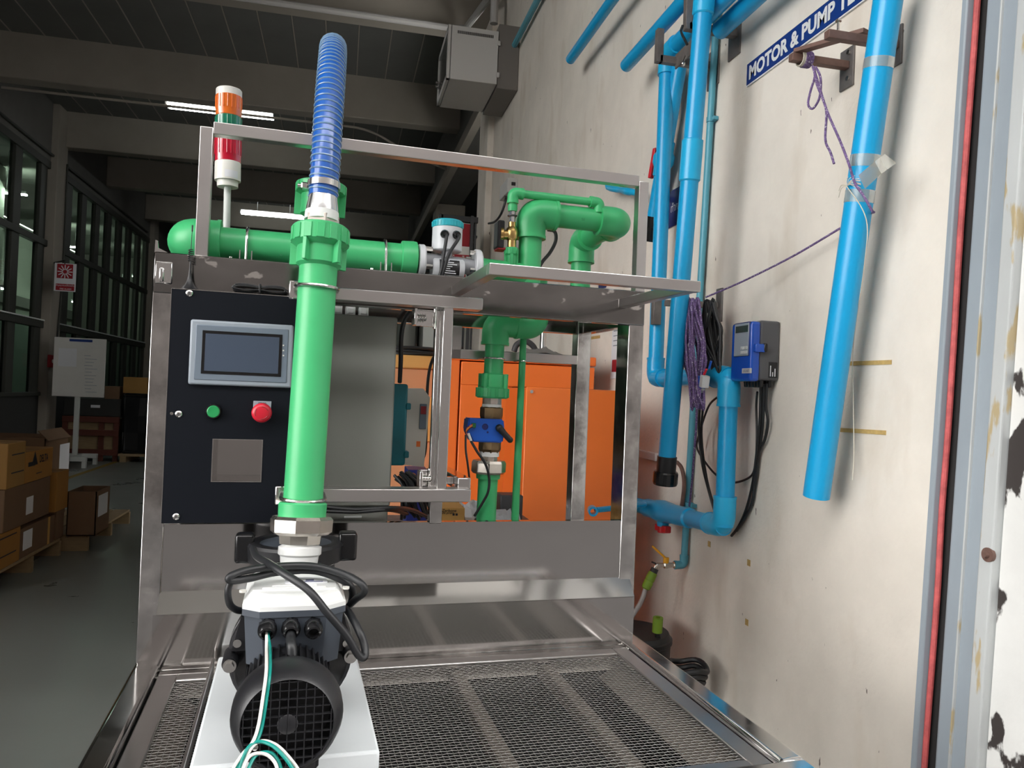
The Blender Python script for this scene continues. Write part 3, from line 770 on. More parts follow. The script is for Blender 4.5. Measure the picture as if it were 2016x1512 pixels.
st.part('cap', MB().lathe(c1, ax, [(tz(191), R), (tz(179), R), (tz(177), R * .94), (tz(177), .001)], 36), 'warm_white')
rows = []
for zz in (tz(354), tz(340)):
    rows.append([c1 + ax * zz + V((math.sin(t) * (R + .0006), -math.cos(t) * (R + .0006), 0)) for t in [-.15 + .13 * j for j in range(9)]])
ll = st.part('rating_label', MB().quads(rows), 'paper', bs)
st.done()
# ============================================================ pipework on the rig
def proj(p, fr='M'):
    c = (FRM if fr == 'M' else FRB).transposed() @ (V(p) - V((0, 0, HC)))
    return 1008 + FP * c.x / c.z, 756 + FP * c.y / c.z
class Axis:
    """a straight axis given by two pixels with depths; at(v) = distance from p0 of image row v"""
    def __init__(s, a, b):
        s.p0 = V(a); s.d = (V(b) - V(a)).normalized()
    def at(s, v):
        lo, hi = -3., 3.
        f = lambda t: proj(s.p0 + s.d * t)[1]
        sgn = 1 if f(hi) > f(lo) else -1
        for _ in range(40):
            m = (lo + hi) / 2
            if (f(m) - v) * sgn < 0: lo = m
            else: hi = m
        return (lo + hi) / 2
    def pt(s, v): return s.p0 + s.d * s.at(v)
def ax_lathe(ax, prof, seg=32, phase=0):
    return MB().lathe(ax.p0, ax.d, [(ax.at(v), r) for v, r in prof], seg, phase=phase)
def elbow(mb, a, c, b, r, L, seg=28):
    a, c, b = V(a), V(c), V(b); d1 = (a - c).normalized(); d2 = (b - c).normalized()
    mb.tube(fillet([c + d1 * L, c, c + d2 * L], L * .8, 12), r, seg)
    mb.cyl(c + d1 * (L - .003), c + d1 * (L + .004), r * 1.04, seg=seg); mb.cyl(c + d2 * (L - .003), c + d2 * (L + .004), r * 1.04, seg=seg)
    return mb
def union_body(t, ax, v_nut_a, v_nut_b, v_body, v_end, rn, rb, rp, nrib=12, nw=4, ph=.3, parent=None):
    """plastic pipe union: ribbed nut (a..b), body with fins (b..v_body)"""
    body = t.part('union_body', ax_lathe(ax, [(v_nut_b, rb * 1.0), (v_body, rb), (v_end, rp)], 32), 'green', parent)
    ch = (v_nut_b - v_nut_a) * .14
    nut = t.part('union_nut', ax_lathe(ax, [(v_nut_a, rn * .93), (v_nut_a + ch * .6, rn), (v_nut_b - ch, rn), (v_nut_b + ch * .4, rb * 1.02)], 36), 'green', parent)
    d, s, u = frame_of(ax.d)
    m = MB(); ta, tb_ = ax.at(v_nut_a + ch), ax.at(v_nut_b - ch)
    for k in range(nrib):
        an = k * 2 * math.pi / nrib + ph; rad = s * math.cos(an) + u * math.sin(an); tan = d.cross(rad)
        c = ax.p0 + d * (ta + tb_) / 2 + rad * rn
        m.obox(c, (d, tan, rad), (abs(tb_ - ta) / 2, rn * .14, .0016), .0008, 1)
    t.part('ribs', m, 'green', nut)
    ta, tb_ = ax.at(v_nut_b - ch), ax.at(v_body + (v_end - v_body) * .3)
    for k in range(nw):
        an = k * 2 * math.pi / nw + ph; rad = s * math.cos(an) + u * math.sin(an); tan = d.cross(rad)
        c = ax.p0 + d * (ta + tb_) / 2 + rad * (rb + (rn - rb) * .45)
        t.part('fin', MB().obox(c, (d, tan, rad), (abs(tb_ - ta) / 2, .0035, (rn - rb) * .62 + .001), .0008, 1), 'green', body)
def ubolt(t, c, axis, r, rod=.003, leg=.02, down=Y3):
    """U bolt round a pipe: axis = pipe axis, legs run along 'down'"""
    c = V(c); a = V(axis).normalized(); dn = V(down).normalized(); sd = a.cross(dn).normalized()
    pts = [c + sd * r + dn * leg] + [c + sd * r * math.cos(t_) - dn * r * math.sin(t_) for t_ in [math.pi * k / 14 for k in range(15)]] + [c - sd * r + dn * leg]
    return t.part('u_bolt', MB().tube(pts, rod, 8), 'steel_rod')

# ---- riser from the pump to the hose
RB = MY(589, 1104, 1.335); RT = MY(632, 452, 1.392); RA = Axis(RB, RT)
ri = Thing('riser_pipe', 'thick green vertical pipe rising from the pump up to the blue hose', 'pipe')
pr = pxl(36.2, 1.36)
ri.part('pipe', ax_lathe(RA, [(1010, pr), (520, pr)], 40), 'green')
ri.part('collar', ax_lathe(RA, [(1022, pxl(44, 1.34)), (992, pxl(45, 1.34)), (989, pxl(43, 1.34)), (989, pr)], 40), 'green')
ri.part('hex_nut', ax_lathe(RA, [(1052, pxl(50, 1.335)), (1046, pxl(58, 1.335)), (1022, pxl(59, 1.335)), (1016, pxl(54, 1.335))], 8, .2), 'nickel', ang=.3)
ri.part('hex_nipple', ax_lathe(RA, [(1070, pxl(40, 1.33)), (1048, pxl(42, 1.33))], 8, .5), 'nickel', ang=.3)
ri.part('white_nipple', ax_lathe(RA, [(1112, pxl(34, 1.33)), (1094, pxl(36, 1.33)), (1090, pxl(40, 1.33)), (1076, pxl(40, 1.33)), (1073, pxl(34, 1.33)), (1064, pxl(33, 1.33))], 32), 'white_plastic')
union_body(ri, RA, 448, 487, 522, 528, pxl(53, 1.39), pxl(42, 1.39), pr, 14, 5, .25)
ri.part('hex_fitting', ax_lathe(RA, [(455, pxl(34, 1.39)), (428, pxl(34, 1.39))], 6, .35), 'nickel', ang=.3)
ri.part('thread_tape', ax_lathe(RA, [(436, pxl(33, 1.39)), (418, pxl(31.5, 1.39))], 28), 'white_plastic')
ri.part('hose_tail', ax_lathe(RA, [(422, pxl(31, 1.39)), (408, pxl(30, 1.39)), (392, pxl(27, 1.39)), (372, pxl(26, 1.39))], 32), 'zinc')
ri.done()
# U-bolts of the arms belong to a clamp of their own
cl = Thing('pipe_clamp', 'steel U-bolt holding the green riser to the upper arm', 'clamp')
c = RA.pt(566); ubolt(cl, c, RA.d, pr + .0035, .0032, .035, Y3); cl.part('end_plate', MB().box((A1a.x - .006, ya - .006, za1 - .016), (A1a.x + .012, ya, za1 + .018), .002, 1), 'steel_bright'); cl.done()
cl = Thing('pipe_clamp', 'steel U-bolt holding the green riser to the lower arm', 'clamp')
c = RA.pt(982); ubolt(cl, c, RA.d, pr + .0035, .0032, .075, Y3); cl.part('end_plate', MB().box((A2a.x - .004, ya - .006, za2 - .016), (A2a.x + .014, ya, za2 + .018), .002, 1), 'steel_bright'); cl.done()
# ---- blue ribbed hose arching over to the back
hp = [RA.pt(388), MY(641, 320, 1.405), MY(646, 235, 1.425), MY(651, 165, 1.455), MY(655, 112, 1.51), MY(656, 93, 1.575), MY(655, 110, 1.65), MY(650, 170, 1.70), MY(643, 260, 1.725), MY(636, 350, 1.735), MY(632, 388, 1.735)]
hs = Thing('suction_hose', 'blue ribbed flexible hose arching above the riser pipe', 'hose')
path = spline(hp, 14); rh = pxl(28.5, 1.41)
hs.part('wall', MB().tube(path, rh - .0014, 28), 'hose_blue')
# helix
L = [0]
for a, b in zip(path, path[1:]): L.append(L[-1] + (b - a).length)
turns = L[-1] / .0118; n = int(turns * 18); pts = []
t0 = (path[1] - path[0]).normalized(); _, sd, u_ = frame_of(t0); prev = t0; fr_ = []
for i, p in enumerate(path):
    t = (path[min(i + 1, len(path) - 1)] - path[max(i - 1, 0)]).normalized(); q = prev.rotation_difference(t); sd = q @ sd; u_ = q @ u_; prev = t; fr_.append((p, sd.copy(), u_.copy()))
j = 0
for i in range(n + 1):
    s_ = L[-1] * i / n
    while j < len(L) - 2 and L[j + 1] < s_: j += 1
    f = (s_ - L[j]) / (L[j + 1] - L[j]); a, b = fr_[j], fr_[j + 1]
    p = a[0].lerp(b[0], f); sd = a[1].lerp(b[1], f); u_ = a[2].lerp(b[2], f); an = 2 * math.pi * i / 18
    pts.append(p + (sd * math.cos(an) + u_ * math.sin(an)) * (rh - .0012))
hs.part('spiral_rib', MB().tube(pts, .0017, 6), 'hose_rib')
c = RA.pt(365); hcx = Axis(RA.pt(388), MY(641, 320, 1.405))
cb = hs.part('hose_clamp', MB().lathe(hcx.p0, hcx.d, [(hcx.at(372), rh), (hcx.at(372), rh + .002), (hcx.at(360), rh + .002), (hcx.at(360), rh)], 40), 'steel_rod')
q = MY(602, 367, 1.41); hs.part('screw_housing', MB().box(q - V((.008, .008, .006)), q + V((.006, .008, .006)), .002, 1).cyl(q + V((-.014, 0, 0)), q + V((.01, 0, 0)), .0042, seg=12), 'steel_rod', cb)
hs.done()
# ---- rear riser where the hose comes down
rr = Thing('hose_union', 'green pipe union behind the blue hose fitting', 'pipe union')
RX = Axis(MY(620, 560, 1.735), MY(632, 380, 1.735))
rr.part('pipe', ax_lathe(RX, [(565, .031), (425, .031)], 28), 'green')
union_body(rr, RX, 362, 385, 424, 430, pxl(46, 1.735), pxl(36, 1.735), .031, 12, 4, .15)
rr.done()
# ---- manifold along the top of the rig
ym = 1.62
m0 = MY(480, 483, ym); m1 = MY(790, 508, ym); zm = (m0.z + m1.z) / 2; rm = pxl(29, ym)
mf = Thing('manifold_pipe', 'thick green horizontal manifold pipe with an elbow lying on top of the rig', 'pipe')
xe = MY(360, 468, ym).x + .004; x1 = MY(822, 505, ym).x
mf.part('pipe', MB().cyl((xe + .045, ym, zm), (x1 - .01, ym, zm), rm, seg=36), 'green')
el = elbow(MB(), (0, ym, zm), (xe + .008, ym, zm), (xe + .008, ym + .2, zm), pxl(40, ym), .055)
mf.part('elbow', el, 'green')
mf.part('return_pipe', MB().cyl((xe + .008, ym + .05, zm), (xe + .008, 1.87, zm), rm, seg=32), 'green')
xs = MY(790, 505, ym).x
mf.part('flange_stub', MB().lathe((xs, ym, zm), X3, [(-.002, rm), (0, rm + .006), (.024, rm + .007), (x1 - xs - .004, rm + .006), (x1 - xs, rm - .004)], 36), 'green')
mf.part('under_pipe', MB().cyl((MY(500, 515, 1.66).x, 1.69, ZBT + .012), (MY(760, 530, 1.66).x, 1.69, ZBT + .012), .012, seg=18), 'green')
for uu in (487, 757):
    xc = MY(uu, 490, ym).x
    pts = [V((xc, ym - rm - .004, ZBT - .002))] + [V((xc, ym - math.cos(t) * (rm + .0035), zm + math.sin(t) * (rm + .0035))) for t in [math.pi * k / 14 for k in range(15)]] + [V((xc, ym + rm + .004, ZBT - .002))]
    mf.part('u_bolt', MB().tube(pts, .003, 8), 'steel_rod')
    mf.part('saddle', MB().box((xc - .012, ym - rm - .012, ZBT), (xc + .012, ym - rm + .012, ZBT + .002)).box((xc - .012, ym - rm - .012, ZBT), (xc - .010, ym - rm + .012, ZBT + .022)).box((xc + .010, ym - rm - .012, ZBT), (xc + .012, ym - rm + .012, ZBT + .022)), 'steel_bright')
    for dx in (-.028,): mf.part('bolt', MB().cyl((xc + dx, ym - rm - .002, ZBT), (xc + dx, ym - rm - .002, ZBT + .009), .003, seg=10), 'steel_rod')
mf.part('print_mark', text_mb('50', MY(553, 502, ym - rm - .001), X3, Z3, h=.004), 'green_print')
mf.done()
# ---- magnetic flow meter
fm = Thing('flow_meter', 'white electromagnetic flow meter with a turquoise lid and two black cable glands', 'flow meter')
xa = x1; xb = MY(946, 520, ym).x; rf = pxl(33, ym)
for xx in (xa, xb - .016):
    f = fm.part('flange', MB().lathe((xx, ym, zm - .002), X3, [(0, rf * .94), (.002, rf), (.012, rf), (.015, rf * .93)], 36), 'meter_white')
    for k in range(4):
        an = k * math.pi / 2 + .6; xo = xx + (.015 if xx == xa else -.012)
        fm.part('bolt', MB().cyl((xo, ym + math.cos(an) * rf * .78, zm + math.sin(an) * rf * .78), (xo + .014, ym + math.cos(an) * rf * .78, zm + math.sin(an) * rf * .78), .0052, seg=6), 'steel_rod', f)
xc0, xc1 = MY(849, 530, ym).x, MY(911, 530, ym).x
fm.part('neck_tube', MB().cyl((xa + .014, ym, zm), (xb - .014, ym, zm - .006), .017, seg=28), 'meter_grey')
rmb = pxl(23, ym); zmb = MY(880, 530, ym).z
bd = fm.part('body', MB().lathe((xc0, ym, zmb), X3, [(0, rmb * .93), (.003, rmb), (xc1 - xc0 - .003, rmb), (xc1 - xc0, rmb * .93)], 36), 'meter_white')
rows = []
la, lb_ = MY(862, 515, ym).x, MY(901, 515, ym).x
for xx in (la, lb_): rows.append([V((xx, ym - math.cos(t) * (rmb + .0008), zmb + math.sin(t) * (rmb + .0008))) for t in [-.62 + j * .15 for j in range(10)]])
fm.part('rating_plate', MB().quads(rows), 'black_plastic', bd)
for k in range(7):
    t = .62 - k * .18; y_ = ym - math.cos(t) * (rmb + .0013); z_ = zmb + math.sin(t) * (rmb + .0013)
    fm.part('print_line', MB().box((la + .004, y_ - .0003, z_ - .0009), (la + .004 + (lb_ - la - .008) * (.5 + .45 * math.sin(k * 2.3) ** 2), y_ + .0002, z_ + .0009)), 'paper', bd)
cxm = MY(880, 480, ym).x; rhd = pxl(30, ym); zh = MY(880, 470, ym).z
fm.part('neck', MB().lathe((cxm, ym, zm + .010), Z3, [(0, .0125), (zh - zm - .038, .0115), (zh - zm - .036, .018), (zh - zm - .025, .019), (zh - zm - .023, rhd * .9)], 28), 'meter_white')
z0h = MY(880, 496, ym).z; z1h = MY(880, 450, ym).z; z2h = MY(880, 435, ym).z
hd = fm.part('head', MB().lathe((cxm, ym, z0h), Z3, [(0, rhd * .92), (.002, rhd), (z1h - z0h, rhd * 1.0)], 40), 'meter_white')
ld = fm.part('lid', MB().lathe((cxm, ym, z1h), Z3, [(0, rhd * 1.0), (.001, rhd * 1.04), (z2h - z1h - .003, rhd * 1.02), (z2h - z1h, rhd * .9), (z2h - z1h + .001, .001)], 40), 'cyan_lid')
g_ = MB()
for k in range(28):
    an = k * 2 * math.pi / 28
    g_.obox((cxm + math.cos(an) * rhd * 1.03, ym + math.sin(an) * rhd * 1.03, (z1h + z2h) / 2 - .001), (V((math.cos(an), math.sin(an), 0)), V((-math.sin(an), math.cos(an), 0)), Z3), (.0012, .0016, .0045), 0)
fm.part('grip_ribs', g_, 'cyan_lid', ld)
for uu, vv, ang_, ox in ((876, 461, -.15, 0), (898, 463, .25, 0)):
    c = MY(uu, vv, ym - rhd * .9); dr_ = V((math.sin(ang_) * .5, -1, -.1)).normalized()
    gl = fm.part('cable_gland', MB().lathe(c + dr_ * -.01, dr_, [(0, .0095), (.010, .0098), (.012, .0088), (.018, .0082), (.021, .006), (.021, .001)], 20), 'black_gloss')
    e_ = c + dr_ * .012
    fm.part('cable', MB().tube(spline([e_ - dr_ * .006, e_ + V((.001, -.006, -.008)), MY(uu - 2 if uu < 890 else 884, 500, ym - rf - .014), MY(873 if uu > 890 else 868, 535, ym - rf - .012), MY(862 if uu > 890 else 858, 560, ym - rf - .004), MY(855, 580, ym - .035)], 6), .0036, 10), 'black_rubber', gl)
fm.done()
# ---- pipe loop at the right
yl = 1.68; yb = 1.924
K1 = MY(1046, 418, yl); K2 = MY(1222, 440, yl); zl = (K1.z + K2.z) / 2; xk1 = K1.x; xk2 = K2.x - .004
rl = pxl(24, yl); rfit = pxl(31, yl)
lp = Thing('pipe_loop', 'green pipe loop with three elbows standing above the rig', 'pipe')
P0 = V((MY(1050, 545, yl).x - .001, yl, 1.59)); P1 = V((xk1, yl, zl)); P0.x = xk1; P2 = V((xk2, yl, zl)); P3 = V((xk2, yb, zl)); P4 = V((xk2, yb, 1.60))
for a, b in ((P0, P1), (P1, P2), (P2, P3), (P3, P4)): lp.part('pipe', MB().cyl(a, b, rl, seg=32), 'green')
lp.part('elbow', elbow(MB(), P0, P1, P2, rfit, .056), 'green')
lp.part('elbow', elbow(MB(), P1, P2, P3, rfit, .052), 'green')
lp.part('elbow', elbow(MB(), P2, P3, P4, rfit, .056), 'green')
lp.part('socket', MB().cyl(P4 + V((0, 0, .0)), P4 + V((0, 0, .055)), rfit, seg=28), 'green')
lp.part('base_plate', MB().cyl((xk1, yl, ZBT), (xk1, yl, ZBT + .004), .046, seg=28), 'steel_rod')
lp.part('feed_pipe', MB().cyl((xb, yl - .02, zm - .002), (xk1, yl, zm - .004), .026, seg=28), 'green')
c = MY(1148, 432, yl - rl - .0005); lp.part('print_mark', text_mb('50', c, X3, Z3, h=.006), 'green_print')
lp.done()
# ---- small bore line with a brass solenoid valve
yn = 1.665
sp = Thing('small_pipe', 'thin green bypass pipe over the pipe loop with a brass solenoid valve', 'pipe')
SA = Axis(MY(1006, 520, yn), MY(1010, 384, yn)); s0 = SA.pt(380); s0.z = MY(1012, 380, yn).z
e1 = V((SA.pt(380).x, yn, s0.z)); e2 = MY(1180, 396, yn); e2.z = e1.z
rs_ = pxl(8.2, yn)
sp.part('pipe', MB().cyl(e1, e2, rs_, seg=20), 'green')
sp.part('elbow', elbow(MB(), e1 - Z3, e1, e2, pxl(11.5, yn), .020, 20), 'green')
sp.part('elbow', elbow(MB(), e1, e2, e2 - Z3, pxl(11.5, yn), .020, 20), 'green')
sp.part('down_pipe', MB().cyl(e2, (e2.x, yn, zl + rl * .6), rs_, seg=20), 'green')
sp.part('riser', ax_lathe(SA, [(416, rs_ * 1.15), (412, rs_ * 1.2), (404, rs_ * 1.2), (403, rs_), (385, rs_)], 20), 'green')
sp.part('white_nut', ax_lathe(SA, [(424, pxl(6.5, yn)), (414, pxl(6.5, yn))], 6), 'zinc', ang=.3)
sp.part('washer', ax_lathe(SA, [(426, pxl(10, yn)), (424, pxl(10, yn))], 20), 'dark_grey')
sp.part('hex_nipple', ax_lathe(SA, [(440, pxl(6, yn)), (426, pxl(6, yn))], 6), 'zinc', ang=.3)
vb = sp.part('valve_body', ax_lathe(SA, [(488, pxl(9, yn)), (474, pxl(9, yn)), (470, pxl(12, yn)), (458, pxl(13, yn)), (450, pxl(11, yn)), (447, pxl(8, yn)), (438, pxl(8, yn))], 24), 'brass')
c = SA.pt(463)
sp.part('bonnet', MB().lathe(c, V((-1, .15, 0)), [(.008, .011), (.018, .011), (.020, .0165), (.026, .0165)], 20), 'brass', vb)
cb_ = sp.part('coil', MB().box((c.x - .034, yn - .006, MY(990, 489, yn).z), (c.x - .018, yn + .035, MY(990, 434, yn).z), .004, 2), 'black_plastic')
sp.part('coil_base', MB().box((c.x - .032, yn - .003, MY(990, 492, yn).z), (c.x - .012, yn + .03, MY(990, 488, yn).z + .001), .001, 1), 'red_paint', cb_)
union_body(sp, SA, 488, 503, 522, 524, pxl(13.5, yn), pxl(11, yn), pxl(9, yn), 8, 4, .2)
sp.part('pipe', ax_lathe(SA, [(562, pxl(9, yn)), (520, pxl(9, yn))], 20), 'green')
sp.done()
solo('cable', 'grey cable looping down behind the green pipe loop elbow', 'cable', MB().tube(spline([MY(1078, 452, 1.74), MY(1092, 456, 1.74), MY(1094, 474, 1.74), MY(1083, 497, 1.74), MY(1068, 515, 1.74), MY(1060, 530, 1.74)], 6), .0042, 10), 'dark_grey')
# ---- vertical line with the blue actuator, under the top beam
yd = 1.80
DA = Axis(MY(957, 1018, yd), MY(976, 645, yd))
dl = Thing('down_pipe', 'dark green vertical pipe under the rig beam with hex unions', 'pipe')
D1 = MY(977, 636, yd); D2 = V((MY(1052, 636, yd).x, yd, D1.z)); D0 = DA.pt(1018)
rd = pxl(19.6, yd); rdf = pxl(29, yd)
dl.part('elbow', elbow(MB(), DA.pt(700), D1, D2, rdf * .96, .050), 'green')
dl.part('pipe', MB().cyl(D1, D2, rd * 1.2, seg=28), 'green')
dl.part('elbow', elbow(MB(), D1, D2, D2 + Z3, rdf, .045), 'green')
dl.part('pipe', ax_lathe(DA, [(742, rd), (650, rd)], 28), 'green')
dl.part('hanger_pipe', MB().cyl(D2 + V((0, 0, .03)), D2 + V((0, 0, .12)), rd * 1.2, seg=24), 'green')
d_, s_, u2 = frame_of(DA.d)
bdy = dl.part('union_body', ax_lathe(DA, [(764, pxl(26, yd)), (738, pxl(26, yd)), (735, rd)], 28), 'green')
nt_ = dl.part('union_nut', ax_lathe(DA, [(784, pxl(30, yd)), (781, pxl(33, yd)), (765, pxl(33, yd)), (762, pxl(26, yd))], 32), 'green')
rb_ = MB(); ta, tb_ = DA.at(782), DA.at(764)
for k in range(14):
    an = k * 2 * math.pi / 14; rad = s_ * math.cos(an) + u2 * math.sin(an); tan = d_.cross(rad)
    rb_.obox(DA.p0 + d_ * (ta + tb_) / 2 + rad * pxl(33, yd), (d_, tan, rad), (abs(tb_ - ta) / 2, .0055, .0014), .0006, 1)
dl.part('ribs', rb_, 'green', nt_)
for k in range(4):
    an = k * math.pi / 2 + .75; rad = s_ * math.cos(an) + u2 * math.sin(an); tan = d_.cross(rad); ta, tb_ = DA.at(768), DA.at(736)
    dl.part('fin', MB().obox(DA.p0 + d_ * (ta + tb_) / 2 + rad * pxl(29.5, yd), (d_, tan, rad), (abs(tb_ - ta) / 2, .004, .0042), .0008, 1), 'green', bdy)
dl.part('hex_nipple', ax_lathe(DA, [(798, pxl(19.5, yd)), (783, pxl(19.5, yd))], 8, .4), 'nickel', ang=.3)
dl.part('thread_tape', ax_lathe(DA, [(803, pxl(20, yd)), (796, pxl(20, yd))], 24), 'white_plastic')
dl.part('thread_tape', ax_lathe(DA, [(898, pxl(20, yd)), (889, pxl(20, yd))], 24), 'white_plastic')
dl.part('hex_nipple', ax_lathe(DA, [(910, pxl(17, yd)), (896, pxl(17, yd))], 8, .4), 'nickel', ang=.3)
dl.part('hex_nut', ax_lathe(DA, [(932, pxl(31, yd)), (928, pxl(35, yd)), (911, pxl(35, yd)), (906, pxl(32, yd))], 8, .2), 'nickel', ang=.3)
dl.part('collar', ax_lathe(DA, [(942, pxl(24, yd)), (931, pxl(25, yd))], 28), 'green')
dl.part('pipe', ax_lathe(DA, [(1025, pxl(20, yd)), (930, pxl(20, yd))], 28), 'green')
ubolt(dl, DA.pt(706), DA.d, rd + .003, .0025, .055, Y3)
dl.done()
vv_ = Thing('actuator_valve', 'blue motorised ball valve with a black lever on a bronze body', 'valve')
bvx = Axis(DA.p0, DA.pt(645))
vv_.part('valve_body', ax_lathe(DA, [(824, pxl(22, yd)), (818, pxl(23.5, yd)), (803, pxl(23.5, yd)), (801, pxl(21, yd))], 8, .1), 'bronze', ang=.3)
vv_.part('valve_body', ax_lathe(DA, [(891, pxl(20, yd)), (884, pxl(23, yd)), (868, pxl(23, yd)), (822, pxl(19, yd))], 8, .1), 'bronze', ang=.3)
yq = yd - .034
pl = [MY(923, 823, yq), MY(992, 826, yq), MY(994, 850, yq), MY(990, 872, yq), MY(931, 870, yq), MY(920, 847, yq)]
bx_ = MB().prism([V((p.x, yq, p.z)) for p in pl], (0, .05, 0)); bmesh.ops.bevel(bx_.bm, geom=bx_.bm.edges[:], offset=.003, segments=2, affect='EDGES')
ac = vv_.part('actuator', bx_, 'act_blue')
c = MY(955, 840, yq); vv_.part('indicator_well', MB().lathe(c, (0, -1, 0), [(0, .0075), (.0012, .0075), (.0012, .006), (.0004, .0055), (.0004, .001)], 20), 'navy', ac)
c = MY(960, 851, yq); vv_.part('hole', MB().lathe(c, (0, -1, 0), [(0, .0025), (.0006, .0025), (.0006, .0005)], 12), 'navy', ac)
a = MY(983, 843, yq - .006); b = MY(1004, 866, yq - .012)
lv = vv_.part('lever', MB().tube([a, a.lerp(b, .3), a.lerp(b, .4), b], [.0085, .0085, .0075, .0072], 14).sphere(a, .0095).sphere(b, .0074), 'black_plastic')
c = MY(933, 838, yq - .004); vv_.part('terminal', MB().box(c - V((.005, .005, .005)), c + V((.004, .004, .006)), .001, 1), 'green_print', ac)
for k, mm in enumerate(('wire_red', 'wire_yellow', 'wire_red', 'black_rubber')):
    vv_.part('wire', MB().tube(spline([c + V((-.004, -.004, .003 - .002 * k)), MY(925, 838 + 2 * k, yq - .012), MY(918, 846 + 2 * k, yq - .01), MY(920, 858, yq - .008)], 5), .0009, 6), mm, ac)
e_ = vv_.part('ferrule', MB().cyl(MY(922, 853, yq - .008), MY(928, 870, yq - .008), .0032, seg=10), 'warm_white')
vv_.part('cable', MB().tube(spline([MY(927, 868, yq - .008), MY(940, 890, yq - .014), MY(955, 912, yq - .014), MY(963, 940, yq - .012), MY(961, 968, yq - .01), MY(950, 990, yq), MY(934, 1016, yq + .01)], 6), .0032, 10), 'black_rubber')
vv_.part('cable', MB().tube(spline([MY(917, 856, yq - .008), MY(917, 885, yq - .01), MY(921, 915, yq - .01), MY(924, 945, yq), MY(922, 965, yq + .02)], 5), .0026, 8), 'black_rubber')
vv_.done()
tn = Thing('thin_pipe', 'thin dark green vertical pipe beside the actuator valve', 'pipe')
TA = Axis(MY(1014, 1020, 1.82), MY(1031, 655, 1.82))
tn.part('pipe', ax_lathe(TA, [(1024, pxl(8, 1.82)), (655, pxl(6.8, 1.82))], 18), 'green')
tn.part('collar', ax_lathe(TA, [(664, pxl(8.5, 1.82)), (645, pxl(9, 1.82))], 18), 'green')
ubolt(tn, TA.pt(711), TA.d, pxl(9, 1.82), .002, .035, Y3)
tn.part('top_elbow', MB().tube([TA.pt(650), TA.pt(640)], .012, 16), 'green')
tn.done()
solo('cable', 'thick black cable running down beside the grey enclosure to the drive', 'cable', MB().tube(spline([MY(830, 590, 1.75), MY(812, 610, 1.75), MY(796, 632, 1.76), MY(790, 665, 1.78), MY(789, 710, 1.8), MY(787, 752, 1.84)], 6), .0055, 10), 'black_rubber')
solo('cable', 'black cable curving between the beige drive and the gate post', 'cable', MB().tube(spline([MY(862, 690, 1.95), MY(850, 712, 1.95), MY(843, 745, 1.95), MY(840, 800, 1.95), MY(838, 880, 1.95), MY(832, 905, 1.96)], 6), .004, 10), 'black_rubber')
# ============================================================ the pump on its white plate
ZP = .897
pa = MZ(424, 1296, ZP); pb_ = MZ(748, 1478, ZP)
solo('base_plate', 'thick white plastic plate lying on the mesh table under the pump', 'plate', MB().box((MZ(383, 1470, ZP).x, pb_.y, ZT0 - .0095), (pb_.x, Y0 - .06, ZP), .004, 2), 'pp_white')
solo('guide_strip', 'thin steel guide strip along the edge of the white plastic plate', 'strip', MB().box((MZ(383, 1470, ZP).x - .012, 1.04, ZT0 - .0095), (MZ(383, 1470, ZP).x - .007, Y0 - .055, ZP - .004), .001, 1), 'steel_bar')
pu = Thing('water_pump', 'black electric water pump with a white topped terminal box and round fan grille', 'pump')
yf = .985; fc = MY(566, 1428, yf); cxp = fc.x; zc = fc.z; Rf = .0695
fan = pu.part('fan_cover', MB().lathe((cxp, yf + .052, zc), (0, -1, 0), [(0, Rf * .97), (.004, Rf), (.022, Rf), (.040, Rf * .93), (.050, Rf * .84), (.052, Rf * .81), (.049, Rf * .79), (.044, Rf * .78), (.012, Rf * .76), (.012, .01)], 48), 'black_plastic')
gr = MB(); Rg = Rf * .79; st_ = .0105
for k in range(-5, 6):
    o = k * st_; h = math.sqrt(max(Rg * Rg - o * o, 0))
    if h < .006: continue
    gr.box((cxp + o - .0007, yf + .001, zc - h), (cxp + o + .0007, yf + .006, zc + h))
    gr.box((cxp - h, yf + .0015, zc + o - .0007), (cxp + h, yf + .0055, zc + o + .0007))
pu.part('fan_grille', gr, 'black_plastic', fan)
pu.part('hub', MB().lathe((cxp, yf + .008, zc), (0, -1, 0), [(0, .0125), (.006, .0125), (.007, .011), (.007, .001)], 24), 'black_plastic', fan)
c = MY(502, 1470, yf - .002); pu.part('cover_screw', MB().lathe(c, (0, -1, 0), [(-.01, .004), (.002, .004), (.003, .001)], 12), 'steel_rod', fan)
mo = pu.part('motor_body', MB().cyl((cxp, yf + .05, zc), (cxp, 1.225, zc), .055, seg=32), 'black_plastic')
for k in range(26):
    an = math.pi * (k / 25) * 1.3 - .47; d = V((math.cos(an), 0, math.sin(an)))
    pu.part('cooling_fin', MB().obox(V((cxp, 1.135, zc)) + d * .0555, (d, Y3, d.cross(Y3)), (.004, .075, .0011)), 'black_plastic', mo)
pu.part('foot', MB().box((cxp - .042, 1.03, ZP), (cxp + .042, 1.2, zc - .045), .004, 1), 'black_plastic')
